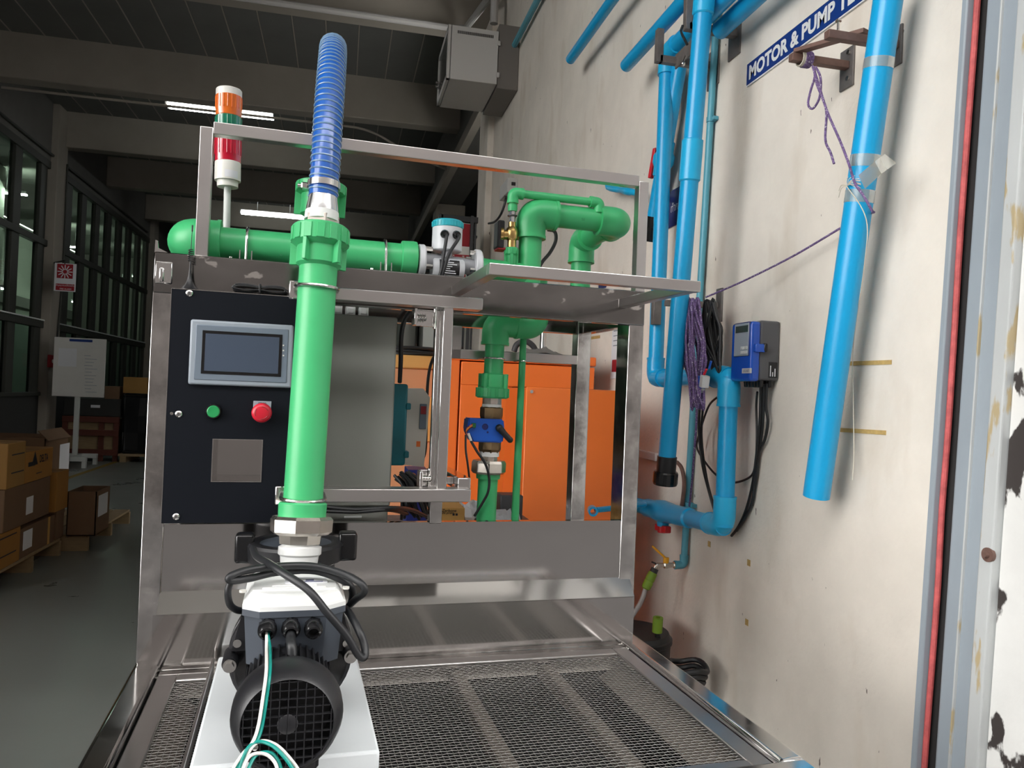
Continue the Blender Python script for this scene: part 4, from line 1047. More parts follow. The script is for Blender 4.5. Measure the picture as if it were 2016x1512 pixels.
# wet end
cw = MY(573, 1300, 1.23).x; zw = ZP + .093
vo = pu.part('volute', MB().lathe((cw, 1.20, zw), Y3, [(0, .080), (.004, .0905), (.016, .092), (.020, .086), (.024, .086), (.028, .092), (.05, .092), (.07, .082), (.09, .06)], 44), 'black_plastic')
pu.part('volute_ring', MB().lathe((cw, 1.188, zw), Y3, [(0, .078), (.002, .083), (.010, .084), (.013, .08)], 44), 'black_gloss', vo)
for uu, vv2 in ((452, 1310), (690, 1292)):
    c = MY(uu, vv2, 1.165)
    bo = pu.part('clamp_boss', MB().lathe(c + V((0, .05, 0)), (0, -1, 0), [(0, .0115), (.045, .0115), (.048, .010)], 20), 'black_plastic')
    pu.part('bolt', MB().cyl(c, c - V((0, .004, 0)), .0095, seg=20).cyl(c - V((0, .004, 0)), c - V((0, .009, 0)), .0065, seg=6), 'steel_rod', bo)
a = MY(466, 1225, 1.18)
for sx, u0 in ((-1, 462), (1, 688)):
    q = MY(u0, 1255, 1.18)
    br = pu.part('lug_bracket', MB().prism([q + V((sx * .004, 0, -.02)), q + V((-sx * .022, 0, -.02)), q + V((-sx * .022, 0, .03)), q + V((-sx * .008, 0, .03))], (0, .03, 0)), 'black_plastic')
    pu.part('bolt', MB().cyl(q + V((-sx * .004, -.004, -.008)), q + V((-sx * .004, .0, -.008)), .006, seg=14), 'steel_rod', br)
# strainer pot with its clamp ring
yr = 1.432; rc = MY(583, 1064, yr); cxr = rc.x; zr = rc.z
pu.part('strainer_pot', MB().lathe((cxr, yr, ZP), Z3, [(0, .055), (.01, .066), (zr - ZP - .04, .070), (zr - ZP - .01, .072)], 40), 'black_plastic')
rg_ = pu.part('lid_ring', MB().lathe((cxr, yr, zr - .036), Z3, [(0, .076), (.003, .082), (.030, .084), (.035, .081), (.037, .074), (.036, .066), (.030, .060)], 48), 'black_plastic')
pu.part('lid', MB().lathe((cxr, yr, zr - .012), Z3, [(0, .066), (.008, .064), (.012, .050), (.013, .001)], 40), 'motor_grey', rg_)
for u0, v0 in ((482, 1078), (684, 1074)):
    q = MY(u0, v0, yr)
    pu.part('ring_handle', MB().box((q.x - .0165, yr - .016, q.z - .026), (q.x + .0165, yr + .016, q.z + .026), .006, 3), 'black_gloss', rg_)
pu.part('discharge', MB().lathe(RA.pt(1150), RA.d, [(-.03, .036), (RA.at(1108) - RA.at(1150), .036)], 28), 'black_plastic')
# terminal box
yt0, yt1 = 1.112, 1.285
bxa = MY(474, 1230, yt0).x; bxb = MY(681, 1230, yt0).x; zb0 = 1.004; zb1 = 1.083
def oct_(x0, x1, y0, y1, z, ch): return [V((x0 + ch, y0, z)), V((x1 - ch, y0, z)), V((x1, y0 + ch * .8, z)), V((x1, y1 - ch * .5, z)), V((x1 - ch * .5, y1, z)), V((x0 + ch * .5, y1, z)), V((x0, y1 - ch * .5, z)), V((x0, y0 + ch * .8, z))]
def loft(secs):
    m = MB(); rs = [[m.bm.verts.new(p) for p in s] for s in secs]; n = len(rs[0])
    for a, b in zip(rs, rs[1:]):
        for k in range(n): m.bm.faces.new((a[k], a[(k + 1) % n], b[(k + 1) % n], b[k]))
    m.bm.faces.new(rs[0][::-1]); m.bm.faces.new(rs[-1]); return m
ch = .024
tbx = pu.part('terminal_box', loft([oct_(bxa + .008, bxb - .008, yt0 + .006, yt1 - .004, zb0, ch), oct_(bxa + .003, bxb - .003, yt0 + .002, yt1 - .002, zb1 - .010, ch), oct_(bxa, bxb, yt0, yt1, zb1 - .009, ch), oct_(bxa, bxb, yt0, yt1, zb1, ch)]), 'motor_grey', ang=.3)
lid = pu.part('box_lid', loft([oct_(bxa, bxb, yt0, yt1, zb1, ch), oct_(bxa, bxb, yt0, yt1, zb1 + .006, ch), oct_(bxa + .003, bxb - .003, yt0 + .003, yt1 - .003, zb1 + .008, ch), oct_(bxa + .009, bxb - .009, yt0 + .012, yt1 - .010, zb1 + .018, ch), oct_(bxa + .012, bxb - .012, yt0 + .016, yt1 - .013, zb1 + .020, ch)]), 'white_plastic', ang=.3)
zt_ = zb1 + .020
for k in range(3):
    y_ = yt0 + .032 + k * .011; w_ = .058 - k * .013
    pu.part('lid_rib', MB().box((cxp + .004 - w_, y_, zt_ - .001), (cxp + .004 + w_, y_ + .003, zt_ + .0025), .001, 1), 'white_plastic', lid)
for sx in (-1, 1): pu.part('lid_screw', MB().cyl(((bxa + bxb) / 2 + sx * .076 - sx * .004, yt0 + .04, zt_ - .002), ((bxa + bxb) / 2 + sx * .076 - sx * .004, yt0 + .04, zt_ + .001), .005, seg=14), 'warm_white', lid)
bl = pu.part('display_label', MB().box((cxp - .01, yt0 + .07, zt_ - .001), (cxp + .052, yt0 + .105, zt_ + .002), .001, 1), 'paper', lid)
pu.part('print_mark', MB().box((cxp + .002, yt0 + .078, zt_ + .002), (cxp + .01, yt0 + .086, zt_ + .0025)).box((cxp + .02, yt0 + .078, zt_ + .002), (cxp + .032, yt0 + .086, zt_ + .0025)).box((cxp + .005, yt0 + .071, zt_ + .002), (cxp + .045, yt0 + .0735, zt_ + .0025)), 'navy', bl)
glp = []
for u0, v0 in ((527, 1231), (573, 1229), (617, 1229)):
    c = MY(u0, v0, yt0 + .004); dd = V((0, -1, -.28)).normalized()
    gl = pu.part('cable_gland', MB().lathe(c, dd, [(-.004, .0122), (.007, .0122)], 6, phase=.3).lathe(c, dd, [(.006, .0128), (.012, .0132), (.018, .0122), (.022, .0098), (.023, .0075), (.016, .0065), (.016, .001)], 24), 'black_gloss', tbx)
    glp.append(c + dd * .017)
c = glp[1]; pu.part('fan_cable', MB().tube(spline([c + V((0, .01, .004)), c + V((0, -.008, -.008)), MY(574, 1272, 1.075), MY(575, 1298, 1.07), MY(573, 1315, 1.062)], 6), .0066, 12), 'black_rubber')
pu.part('small_gland', MB().lathe(MY(570, 1290, 1.09), (0, 0, 1), [(-.02, .010), (0, .010), (.008, .011)], 12), 'black_plastic')
pu.done()
# thick black cable wrapped over the pump
def cab(label, pts, r, m='black_rubber', name='cable', n=7): return solo(name, label, 'cable', MB().tube(spline([MY(*p) for p in pts], n), r, 12), m)
cab('thick black power cable draped across the white terminal box of the pump', [(498, 1080, 1.33), (506, 1096, 1.26), (530, 1110, 1.17), (556, 1127, 1.130), (607, 1162, 1.100), (644, 1206, 1.090), (681, 1249, 1.095), (706, 1290, 1.10), (718, 1292, 1.105), (717, 1268, 1.115), (706, 1240, 1.125), (690, 1210, 1.15), (680, 1198, 1.19)], .0056)
cab('thick black power cable looped behind the white nipple over the terminal box', [(684, 1196, 1.20), (700, 1180, 1.17), (717, 1166, 1.15), (712, 1150, 1.15), (681, 1132, 1.165), (625, 1116, 1.18), (565, 1114, 1.18), (495, 1121, 1.165), (456, 1133, 1.15), (454, 1143, 1.15), (490, 1139, 1.165), (545, 1127, 1.19), (620, 1124, 1.195), (680, 1146, 1.18), (694, 1165, 1.19), (690, 1190, 1.21)], .0054)
cab('short black cable loop hanging beside the left of the pump terminal box', [(470, 1136, 1.175), (458, 1140, 1.165), (449, 1162, 1.16), (452, 1188, 1.165), (464, 1200, 1.18), (478, 1203, 1.20)], .0050)
g0 = glp[0]
def wire(label, off, mm):
    o = V(off)
    pts = [g0 + o * .5 + V((0, .008, .003)), g0 + o * .6 + V((.001, -.006, -.006)), MY(528, 1275, 1.075) + o, MY(528, 1320, .985) + o, MY(521, 1375, .965) + o, MY(512, 1430, .955) + o, MY(500, 1462, .945) + o, MY(478, 1488, .935) + o, MY(455, 1530, .92) + o, MY(470, 1545, .91) + o, MY(495, 1490, .93) + o * 1.6, MY(525, 1482, .935) + o * 1.6, MY(545, 1500, .93) + o, MY(560, 1540, .92) + o, MY(600, 1545, .92) + o, MY(585, 1520, .925) - o, MY(565, 1492, .93) - o, MY(540, 1468, .94) - o, MY(512, 1460, .948) - o, MY(490, 1475, .94) - o, MY(476, 1510, .93) - o, MY(470, 1540, .92) - o]
    solo('lead_wire', label, 'wire', MB().tube(spline(pts, 7), .0020, 8), mm)
wire('white lead wire hanging from the pump gland in loose loops', (-.0022, -.001, 0), 'wire_white')
wire('green lead wire hanging from the pump gland in loose loops', (.0022, .002, -.001), 'wire_teal')
# ============================================================ things on the right wall (frame B)
def upv(p, x=None, y=None, z=None):
    p = V(p)
    if x is not None: p.x = x
    if y is not None: p.y = y
    if z is not None: p.z = z
    return p
# ---- red cable in the shutter groove
pts = [BX(1917, 0, 1.18), BX(1908, 160, 1.18), BX(1897, 330, 1.18), BX(1885, 504, 1.18), BX(1876, 680, 1.178), BX(1865, 850, 1.18), BX(1857, 960, 1.18), BX(1850, 1100, 1.18), BX(1846, 1250, 1.18), BX(1840, 1400, 1.18), BX(1837, 1530, 1.18)]
yg = (u(1880) + u(1890)) / 2
pts = [V((1.18, yg + (ZPV - z_) * math.sin(TILT) + w_, z_)) for z_, w_ in ((3.2, 0), (2.5, .001), (2.2, -.001), (1.95, .001), (1.75, .002), (1.55, 0), (1.35, -.001), (1.2, .001), (1.05, -.002), (.9, -.001), (.7, .001), (.4, 0), (.05, .001))]
solo('red_cable', 'faded red cable running down the groove of the grey shutter rail', 'cable', MB().tube(spline(pts, 6), .0060, 10), 'cable_red', fr='B')
# ---- blue pipe loop with elbows
XV = 1.115; rv = .0272
lo = Thing('pipe_loop', 'blue plastic pipe loop fixed along the wall with elbows and a red handled valve', 'pipe', fr='B')
C0 = BX(1311, 108, XV); C1 = BX(1293, 742, XV); C1.y = C0.y = (C0.y + C1.y) / 2
C2 = BX(1436, 744, XV); zm_ = (C1.z + C2.z) / 2; C1.z = C2.z = zm_
C3 = BX(1437, 1041, XV); C3.y = C2.y; C4 = BX(1256, 995, XV); C5 = BX(1240, 990, XV)
Cm = V((XV, 2.1, C0.z + .0))
for a, b in ((C0, C1), (C1, C2), (C2, C3), (C3, C4), (C0, Cm)): lo.part('pipe', MB().cyl(a, b, rv, seg=32), 'blue_pipe')
lo.part('elbow', elbow(MB(), Cm, C0, C1, rv * 1.17, .075), 'blue_pipe_light')
lo.part('elbow', elbow(MB(), C0, C1, C2, rv * 1.17, .07), 'blue_pipe')
lo.part('elbow', elbow(MB(), C1, C2, C3, rv * 1.22, .085), 'blue_pipe_light')
lo.part('elbow', elbow(MB(), C2, C3, C4, rv * 1.2, .085), 'blue_pipe_light')
dv = (C4 - C3).normalized(); Q = lambda u_, v_: C3 + dv * ((BX(u_, v_, XV) - C3).dot(dv))
t_ = lambda u_, v_: (Q(u_, v_) - C3).length
va = lo.part('valve', MB().lathe(C3, dv, [(t_(1360, 1020), rv), (t_(1358, 1020), rv * 1.2), (t_(1322, 1010), rv * 1.2), (t_(1318, 1010), rv * 1.32), (t_(1305, 1005), rv * 1.45), (t_(1293, 1002), rv * 1.32), (t_(1290, 1000), rv * 1.2), (t_(1275, 1000), rv * 1.2), (t_(1273, 1000), rv)], 32), 'blue_pipe')
lo.part('pipe', MB().cyl(Q(1280, 1000), Q(1210, 985), rv, seg=28), 'blue_pipe')
c = Q(1306, 1008)
lo.part('stem', MB().cyl(c, c - V((0, 0, .05)), .02, seg=18), 'blue_pipe', va)
lo.part('handle', MB().obox(c - V((0, 0, .058)), (dv, dv.cross(Z3), Z3), (.045, .012, .012), .004, 2).cyl(c - V((0, 0, .072)), c - V((0, 0, .046)), .018, seg=16), 'red_valve', va)
lo.part('wall_clip', MB().box((XV - .005, C0.y - .02, BX(1305, 612, XV).z - .05), (XV - .035, C0.y - .045, BX(1305, 612, XV).z + .05), .001, 1), 'rust_steel')
lo.done()
# ---- nozzle stub behind the rig
ns = Thing('pipe_stub', 'small blue pipe nozzle pointing out behind the steel rig post', 'pipe', fr='B')
a = BY(1166, 1006, 2.35); b = BY(1235, 1003, 2.55)
ns.part('pipe', MB().tube(fillet([a + V((.02, .02, 0)), V((1.06, 2.5, a.z)), Q(1235, 989)], .05, 6), .0095, 16), 'blue_pipe')
ns.part('socket', MB().pipe(a - V((.002, .016, 0)), a + V((.008, .026, 0)), .0155, .0095, 20), 'blue_pipe'); ns.done()
# ---- long pipe with the black coupling
XQ = 1.0
la_ = Thing('long_pipe', 'long blue pipe with couplings and a black threaded end hanging by the wall', 'pipe', fr='B')
a = BX(1391, -60, XQ); b = BX(1313, 905, XQ); d = (b - a).normalized(); LL = (b - a).length
at_ = lambda v_: (lambda q: (q - a).dot(d))(BX(1391 + (1313 - 1391) * (v_ + 60) / 965, v_, XQ))
rq = .0272
la_.part('pipe', MB().lathe(a, d, [(0, rq), (LL, rq)], 36), 'blue_pipe')
la_.part('coupling', MB().lathe(a, d, [(at_(-60), rq * 1.16), (at_(27), rq * 1.16), (at_(30), rq * 1.05)], 36), 'blue_pipe_light')
la_.part('coupling', MB().lathe(a, d, [(at_(275), rq * 1.02), (at_(277), rq * 1.17), (at_(355), rq * 1.17), (at_(358), rq * 1.02)], 36), 'blue_pipe_light')
ec = la_.part('end_adapter', MB().lathe(a, d, [(at_(898), rq * 1.0), (at_(899), rq * 1.12), (at_(930), rq * 1.1)], 32), 'black_plastic')
la_.part('union_nut', MB().lathe(a, d, [(at_(928), rq * 1.3), (at_(931), rq * 1.42), (at_(950), rq * 1.42), (at_(954), rq * 1.34), (at_(954), rq * .8), (at_(945), rq * .75)], 20), 'black_gloss', ec, ang=.25)
la_.done()
# ---- taped pipe on the right
XT = 1.11
lt = Thing('taped_pipe', 'thick blue pipe leaning at the wall with clear tape wrapped round it', 'pipe', fr='B')
a = BX(1754, -40, XT); b = BX(1607, 978, XT); d = (b - a).normalized(); LL = (b - a).length
at2 = lambda v_: (BX(1754 + (1607 - 1754) * (v_ + 40) / 1018, v_, XT) - a).dot(d)
rt_ = .0303
lt.part('pipe', MB().lathe(a, d, [(0, rt_), (LL, rt_), (LL, rt_ * .86), (LL - .05, rt_ * .86)], 40), 'blue_pipe')
for v0, v1 in ((116, 137), (306, 330), (375, 400)):
    lt.part('tape_band', MB().lathe(a, d, [(at2(v0), rt_ + .0008), (at2(v1), rt_ + .001)], 40, cap=False), 'tape_clear')
pf = a + d * at2(345)
lt.part('tape_flap', MB().quads([[BX(1690, 345, XT - .035), BX(1722, 318, XT - .036), BX(1742, 303, XT - .02), BX(1762, 318, XT)], [BX(1703, 372, XT - .033), BX(1735, 342, XT - .034), BX(1755, 328, XT - .012), BX(1764, 322, XT)]]), 'tape_clear')
k0 = a + d * at2(368) + V((-rt_ - .004, -.002, 0))
m = MB(); random.seed(4)
for k in range(14):
    an = random.uniform(-2.2, 2.2)
    m.tube(spline([k0, k0 + V((-.004, math.sin(an) * .018, math.cos(an) * .012)), k0 + V((.004, math.sin(an) * .038, math.cos(an) * .03 - .01))], 4), .0007, 5)
lt.part('string_knot', m, 'string'); lt.done()
solo('string', 'thin white string hanging down from the taped blue pipe', 'string', MB().tube(spline([k0 + V((-.002, .004, 0)), BX(1705, 430, XT - .03), BX(1702, 520, 1.10), BX(1680, 680, 1.16), BX(1680, 800, 1.17), BX(1681, 890, 1.17), BX(1678, 945, 1.17)], 6), .0011, 6), 'string', fr='B')
# ---- pipes stored on the wall brackets
def stock(label, x, z, y0, y1, r, m='blue_pipe'):
    solo('stored_pipe', label, 'pipe', MB().pipe((x, y0, z), (x, y1, z), r, r * .86, 28), m, fr='B')
q = BX(1123, 117, 1.10); stock('blue pipe stored high on the wall, its end above the wall cabinet cable', 1.10, q.z, 1.5, q.y, .025)
q = BX(1233, 128, 1.075); q2 = BX(1330, 22, 1.075); stock('long blue pipe lying on the wall bracket behind the upturned steel arms', 1.075, (q.z + q2.z) / 2, 1.45, q.y, .026)
q = BX(1437, 42, 1.12); stock('blue pipe lying on the wall bracket above the blue test sign', 1.12, q.z, 1.3, 2.2, .028)
q = BX(1425, 6, 1.06); stock('blue pipe lying on top of the other pipes above the blue test sign', 1.06, q.z + .01, 1.35, 2.22, .026)
# ---- left bracket frame
bl = Thing('wall_bracket', 'grey steel wall bracket with two upturned arms carrying the blue pipes', 'bracket', fr='B')
zA = BX(1452, 70, 1.2).z; yA = BX(1452, 75, 1.2).y; yB = 2.39; w_ = .024
xA = BY(1354, 52, yA).x; zA1 = BY(1400, 60, yA).z
bl.part('wall_plate', MB().box((1.194, yA - .025, zA1 - .07), (1.2, yA + .05, zA1 + .05), .001, 1), 'rust_steel')
bl.part('arm', MB().bar((1.194, yA, zA1), (xA, yA, zA1), w_, w_, bev=.002), 'rust_steel')
bl.part('upturn', MB().bar((xA, yA, zA1 - w_ / 2), (xA, yA, zA1 + .16), w_, w_, Y3, .002), 'rust_steel')
zB1 = BY(1300, 117, yB).z; xB = BY(1297, 115, yB).x
bl.part('arm', MB().bar((1.194, yB, zB1), (xB, yB, zB1), w_, w_, bev=.002), 'rust_steel')
bl.part('upturn', MB().bar((xB, yB, zB1 - w_ / 2), (xB, yB, zB1 + .10), w_, w_, Y3, .002), 'rust_steel')
bl.part('wall_plate', MB().box((1.194, yB - .04, zB1 - .07), (1.2, yB + .04, zB1 + .06), .001, 1), 'rust_steel')
bl.part('tie_plate', MB().box((1.055, yA, zB1 - .026), (1.061, yB, zB1 + .022), .001, 1), 'rust_steel')
c = V((1.06, (yA + yB) / 2, zB1 - .01)); bl.part('bolt', MB().cyl(c + V((.02, 0, .05)), c + V((-.012, -.004, -.03)), .004, seg=10).sphere(c + V((-.012, -.004, -.032)), .008), 'steel_rod')
bl.done()
cb2 = solo('tie_strap', 'black strap with yellow tape tying the blue pipe to the bracket arm', 'strap', MB().tube(spline([BX(1344, 50, 1.0), BX(1341, 62, .995), BX(1347, 76, .995), BX(1353, 88, 1.01)], 5), .004, 8), 'black_rubber', fr='B')
# ---- right bracket
br = Thing('wall_bracket', 'rusty brown steel wall bracket with a purple rope tied to its arm', 'bracket', fr='B')
yC = BX(1672, 140, 1.2).y; zC_ = BX(1660, 138, 1.2).z; xC = BY(1556, 122, yC).x
yD = BX(1770, 70, 1.2).y; zD_ = BY(1690, 78, yD).z; xD = BY(1627, 66, yD).x
br.part('wall_plate', MB().box((1.194, yC - .022, zC_ - .055), (1.2, yC + .03, zC_ + .045), .001, 1), 'rust_steel')
br.part('arm', MB().bar((1.194, yC, zC_), (xC, yC, zC_), .019, .019, bev=.002), 'rust_brown')
br.part('wall_plate', MB().box((1.194, yD - .015, zD_ - .045), (1.2, yD + .02, zD_ + .045), .001, 1), 'rust_steel')
br.part('arm', MB().bar((1.194, yD, zD_), (xD, yD, zD_), .019, .019, bev=.002), 'rust_brown')
br.part('cross_bar', MB().bar((xC + .015, yC, zC_ + .016), (xD + .10, yD, zD_ + .022), .022, .010, bev=.001), 'rust_brown')
c = V((xD + .05, yD + .03, zD_ + .03)); br.part('bolt', MB().cyl(c, c + V((0, 0, .022)), .003, seg=8).cyl(c + V((0, 0, .02)), c + V((0, 0, .024)), .007, seg=8), 'steel_rod')
for dz in (-.035, .03): br.part('bolt', MB().cyl((1.194, yC - .008, zC_ + dz), (1.188, yC - .008, zC_ + dz), .006, seg=8), 'steel_rod')
br.done()
# ---- purple ropes
def rope(label, pts, r=.0032, n=8): return solo('rope', label, 'rope', MB().tube(spline(pts, n), r, 8), 'rope_purple', fr='B')
kx = V((xC + .045, yC - .012, zC_))
P_ = lambda u_, v_, x_=1.06: BX(u_, v_, x_)
m = MB()
for k in range(5): m.tube([V((kx.x + .004 * k - .01, yC + math.cos(t) * .017, zC_ + math.sin(t) * .017)) for t in [2 * math.pi * j / 12 for j in range(12)]], .0032, 7, closed=True)
m.tube(spline([P_(1600, 130), P_(1604, 150), P_(1596, 178), P_(1591, 205), P_(1600, 214), P_(1612, 196), P_(1616, 170), P_(1614, 148), P_(1606, 132)], 6), .0028, 7)
m.tube(spline([P_(1603, 135), P_(1608, 165), P_(1620, 195), P_(1627, 222), P_(1625, 275), P_(1635, 300), P_(1642, 322)], 6), .0028, 7)
m.tube(spline([P_(1601, 132), P_(1610, 160), P_(1622, 200), P_(1632, 228), P_(1655, 280), P_(1672, 325), P_(1683, 360, 1.07), P_(1700, 385, 1.073), P_(1717, 415, 1.08), P_(1719, 418, 1.12), P_(1700, 425, 1.16), P_(1660, 446, 1.16), P_(1560, 505, 1.155), P_(1460, 555, 1.12), P_(1390, 585, 1.08)], 7), .0028, 7)
solo('rope', 'thin purple rope knotted on the rusty bracket and strung along the wall', 'rope', m, 'rope_purple', fr='B')
solo('cord_knot', 'pale frayed cord wound round the end of the rusty bracket arm', 'cord', (lambda mm: [mm.tube([V((xC + .026 + .003 * k, yC + math.cos(t) * .017, zC_ + math.sin(t) * .017)) for t in [2 * math.pi * j / 12 for j in range(12)]], .0018, 6, closed=True) for k in range(4)] and mm)(MB()), 'string', fr='B')
# ---- hanging plates that carry the coils
hk = Thing('wall_hook', 'flat steel wall plate with a hook arm carrying the cable coil', 'hook', fr='B')
a = BX(1419, 568, 1.2); b = BX(1419, 634, 1.2)
hk.part('plate', MB().box((1.194, a.y - .02, b.z), (1.2, a.y + .02, a.z), .001, 1), 'rust_steel')
hp_ = BX(1372, 590, 1.07); hk.part('arm', MB().bar((1.194, a.y + .004, hp_.z), (1.02, a.y + .03, hp_.z), .02, .02, bev=.002), 'rust_steel'); hk.done()
# rope coil and cable coil
def coil(label, cat, name, top, bot, n, r, m, w, yj, seed, x0, extra=None):
    random.seed(seed); mb = MB()
    for k in range(n):
        j = lambda s_: random.uniform(-s_, s_)
        xx = x0 + j(.02)
        T = BX(top[0] + j(w * .4), top[1] + j(4), xx); Bm = BX(bot[0] + j(w * .5), bot[1] + j(14), xx)
        Ls = BX((top[0] + bot[0]) / 2 - w * .5 + j(w * .35), (top[1] + bot[1]) / 2 + j(20), xx - .012); Rs = BX((top[0] + bot[0]) / 2 + w * .45 + j(w * .35), (top[1] + bot[1]) / 2 + j(20), xx + .012)
        mb.tube(spline([T, T.lerp(Ls, .55) + V((0, -j(.003), 0)), Ls, Ls.lerp(Bm, .6), Bm, Bm.lerp(Rs, .4), Rs, Rs.lerp(T, .5)], 5, True), r, 7, closed=True)
    if extra: extra(mb)
    return solo(name, label, cat, mb, m, fr='B')
coil('purple rope wound into a long hanging coil beside the blue pipe', 'rope', 'rope_coil', (1366, 590), (1372, 795), 20, .0034, 'rope_purple', 27, .03, 2, 1.045,
     lambda mb: mb.tube(spline([BX(1372, 780, 1.03), BX(1371, 830, 1.05), BX(1366, 900, 1.08), BX(1362, 950, 1.1), BX(1357, 996, 1.12)], 6), .0034, 7))
coil('black cable wound into a hanging coil beside the purple rope', 'cable', 'cable_coil', (1396, 592), (1405, 738), 11, .0042, 'black_rubber', 26, .03, 5, 1.10)
pr_ = Thing('probe_clip', 'blue and grey sensor clip with a red tip hanging on the rope coil', 'sensor', fr='B')
a = BX(1382, 752, 1.035)
pr_.part('body', MB().obox(a, (V((0, 1, .2)), X3, V((0, -.2, 1))), (.013, .01, .017), .003, 2), 'act_blue')
pr_.part('shell', MB().obox(a + V((0, -.016, .001)), (V((0, 1, .2)), X3, V((0, -.2, 1))), (.010, .012, .018), .003, 2), 'key_grey')
pr_.part('jaw', MB().obox(a + V((0, .008, -.018)), (V((0, 1, -.5)), X3, V((0, .5, 1))), (.010, .009, .012), .003, 2), 'key_grey')
pr_.part('red_tip', MB().cyl(BX(1386, 738, 1.035), BX(1391, 727, 1.035), .0035, seg=10), 'red_plastic'); pr_.part('blue_tip', MB().cyl(BX(1396, 725, 1.035), BX(1400, 711, 1.035), .0035, seg=10), 'act_blue'); pr_.done()
W2 = lambda pts, r, label, m='black_rubber': solo('cable', label, 'cable', MB().tube(spline([BX(*p) for p in pts], 7), r, 8), m, fr='B')
W2([(1378, 800, 1.12), (1376, 850, 1.14), (1382, 910, 1.15), (1395, 965, 1.15), (1412, 1020, 1.16), (1430, 1050, 1.17)], .0042, 'black cable falling from the coil behind the lower blue elbow')
W2([(1384, 800, 1.13), (1381, 860, 1.15), (1389, 930, 1.16), (1402, 985, 1.16), (1420, 1030, 1.17)], .0040, 'second black cable falling beside the first behind the lower blue elbow')
W2([(1415, 780, 1.14), (1395, 800, 1.15), (1378, 850, 1.16), (1372, 880, 1.16), (1385, 905, 1.17), (1410, 935, 1.18), (1440, 950, 1.19), (1475, 940, 1.19), (1487, 915, 1.19), (1490, 860, 1.185), (1489, 800, 1.18), (1491, 772, 1.16)], .0034, 'thin black cable looping from the coil past the blue pipe to the meter box')
W2([(1352, 640, 1.16), (1343, 670, 1.17), (1350, 700, 1.17), (1345, 730, 1.16), (1360, 740, 1.16)], .003, 'thin black cable loop beside the purple rope coil')
# ---- flow transmitter
fx = Thing('flow_transmitter', 'blue wall mounted flow transmitter box with a small display and keypad', 'transmitter', fr='B')
yN = 1.926; XF = 1.105
yFar = BX(1438, 700, XF).y; zTp = BX(1494, 632, 1.125).z; zBt = BX(1496, 748, 1.125).z
body = fx.part('body', MB().box((1.135, yN, zBt), (1.199, yFar + .004, zTp + .004), .008, 3), 'box_grey')
lidb = fx.part('door', MB().box((XF, yN - .004, zBt - .004), (1.137, yFar, zTp), .009, 3), 'box_blue')
N_ = V((-1, 0, 0))
def face(u_, v_): return BX(u_, v_, XF)
a = face(1448, 650); b = face(1474, 700)
fx.part('window_frame', MB().box((XF - .002, b.y - .002, b.z - .001), (XF + .004, a.y + .003, a.z + .019), .002, 1), 'navy', lidb)
wf = fx.part('keypad_panel', MB().box((XF - .003, b.y, b.z), (XF + .004, a.y, a.z + .016), .001, 1), 'hmi_frame', lidb)
fx.part('display', MB().box((XF - .004, b.y + .003, a.z - .010), (XF - .002, a.y - .008, a.z + .009)), 'lcd', wf)
for i in range(4):
    for j in range(2):
        y_ = b.y + .004 + i * .0095; z_ = b.z + .005 + j * .0125
        fx.part('key', MB().box((XF - .0045, y_, z_), (XF - .002, y_ + .007, z_ + .009), .0008, 1), 'key_grey', wf)
c = face(1470, 730); lbm = fx.part('logo_plate', MB().box((XF - .0015, c.y - .024, c.z - .007), (XF + .002, c.y + .024, c.z + .007), .0006, 1), 'key_grey', lidb)
fx.part('lettering', text_mb('LKUAEI', (XF - .0015, c.y, c.z), V((0, -1, 0)), Z3, w=.030, h=.008, bold=.01), 'navy', lbm)
lc = BX(1497, 684, 1.13); fx.part('latch', MB().box((1.115, yN - .014, lc.z - .013), (1.145, yN - .002, lc.z + .010), .002, 1), 'box_blue', lidb)
fx.part('latch_clip', MB().box((1.140, yN - .016, lc.z - .012), (1.152, yN - .002, lc.z + .012), .003, 1), 'black_gloss', body)
for k in range(7):
    for j in range(2):
        y_ = yN + .012 + k * .016; x_ = 1.150 + j * .028
        if y_ > yFar - .008: continue
        g2 = fx.part('cable_gland', MB().lathe((x_, y_, zBt + .002), (0, 0, -1), [(0, .0075), (.008, .0075), (.010, .0065), (.018, .006), (.021, .004)], 12), 'black_gloss', body)
lab = fx.part('rating_label', MB().box((1.165, yN - .0012, zBt + .008), (1.192, yN + .002, zBt + .052), .0004, 1), 'black_plastic', body)
for k, h_ in enumerate((.030, .012, .022)):
    fx.part('print_line', MB().box((1.169 + k * .007, yN - .0018, zBt + .012), (1.1715 + k * .007, yN - .0008, zBt + .012 + h_)), 'paper', lab)
fx.done()
for k, (u0, pts) in enumerate(((0, [(1498, 757, 1.16), (1496, 830, 1.17), (1490, 890, 1.18), (1482, 950, 1.19), (1470, 1000, 1.19), (1455, 1035, 1.19), (1440, 1055, 1.19)]), (1, [(1504, 756, 1.165), (1502, 830, 1.175), (1496, 880, 1.185), (1488, 930, 1.19), (1482, 985, 1.19), (1466, 1022, 1.19), (1450, 1045, 1.19)]), (2, [(1510, 755, 1.17), (1508, 800, 1.175), (1512, 830, 1.18), (1506, 865, 1.185), (1495, 890, 1.188), (1489, 940, 1.19), (1480, 995, 1.192)]))):
    W2(pts, .0042, ('black signal cable from the transmitter box ending below the lower blue elbow', 'black signal cable hanging between two others under the transmitter box', 'wavy black signal cable under the transmitter box with a kink halfway')[k])['group'] = 'transmitter cables'
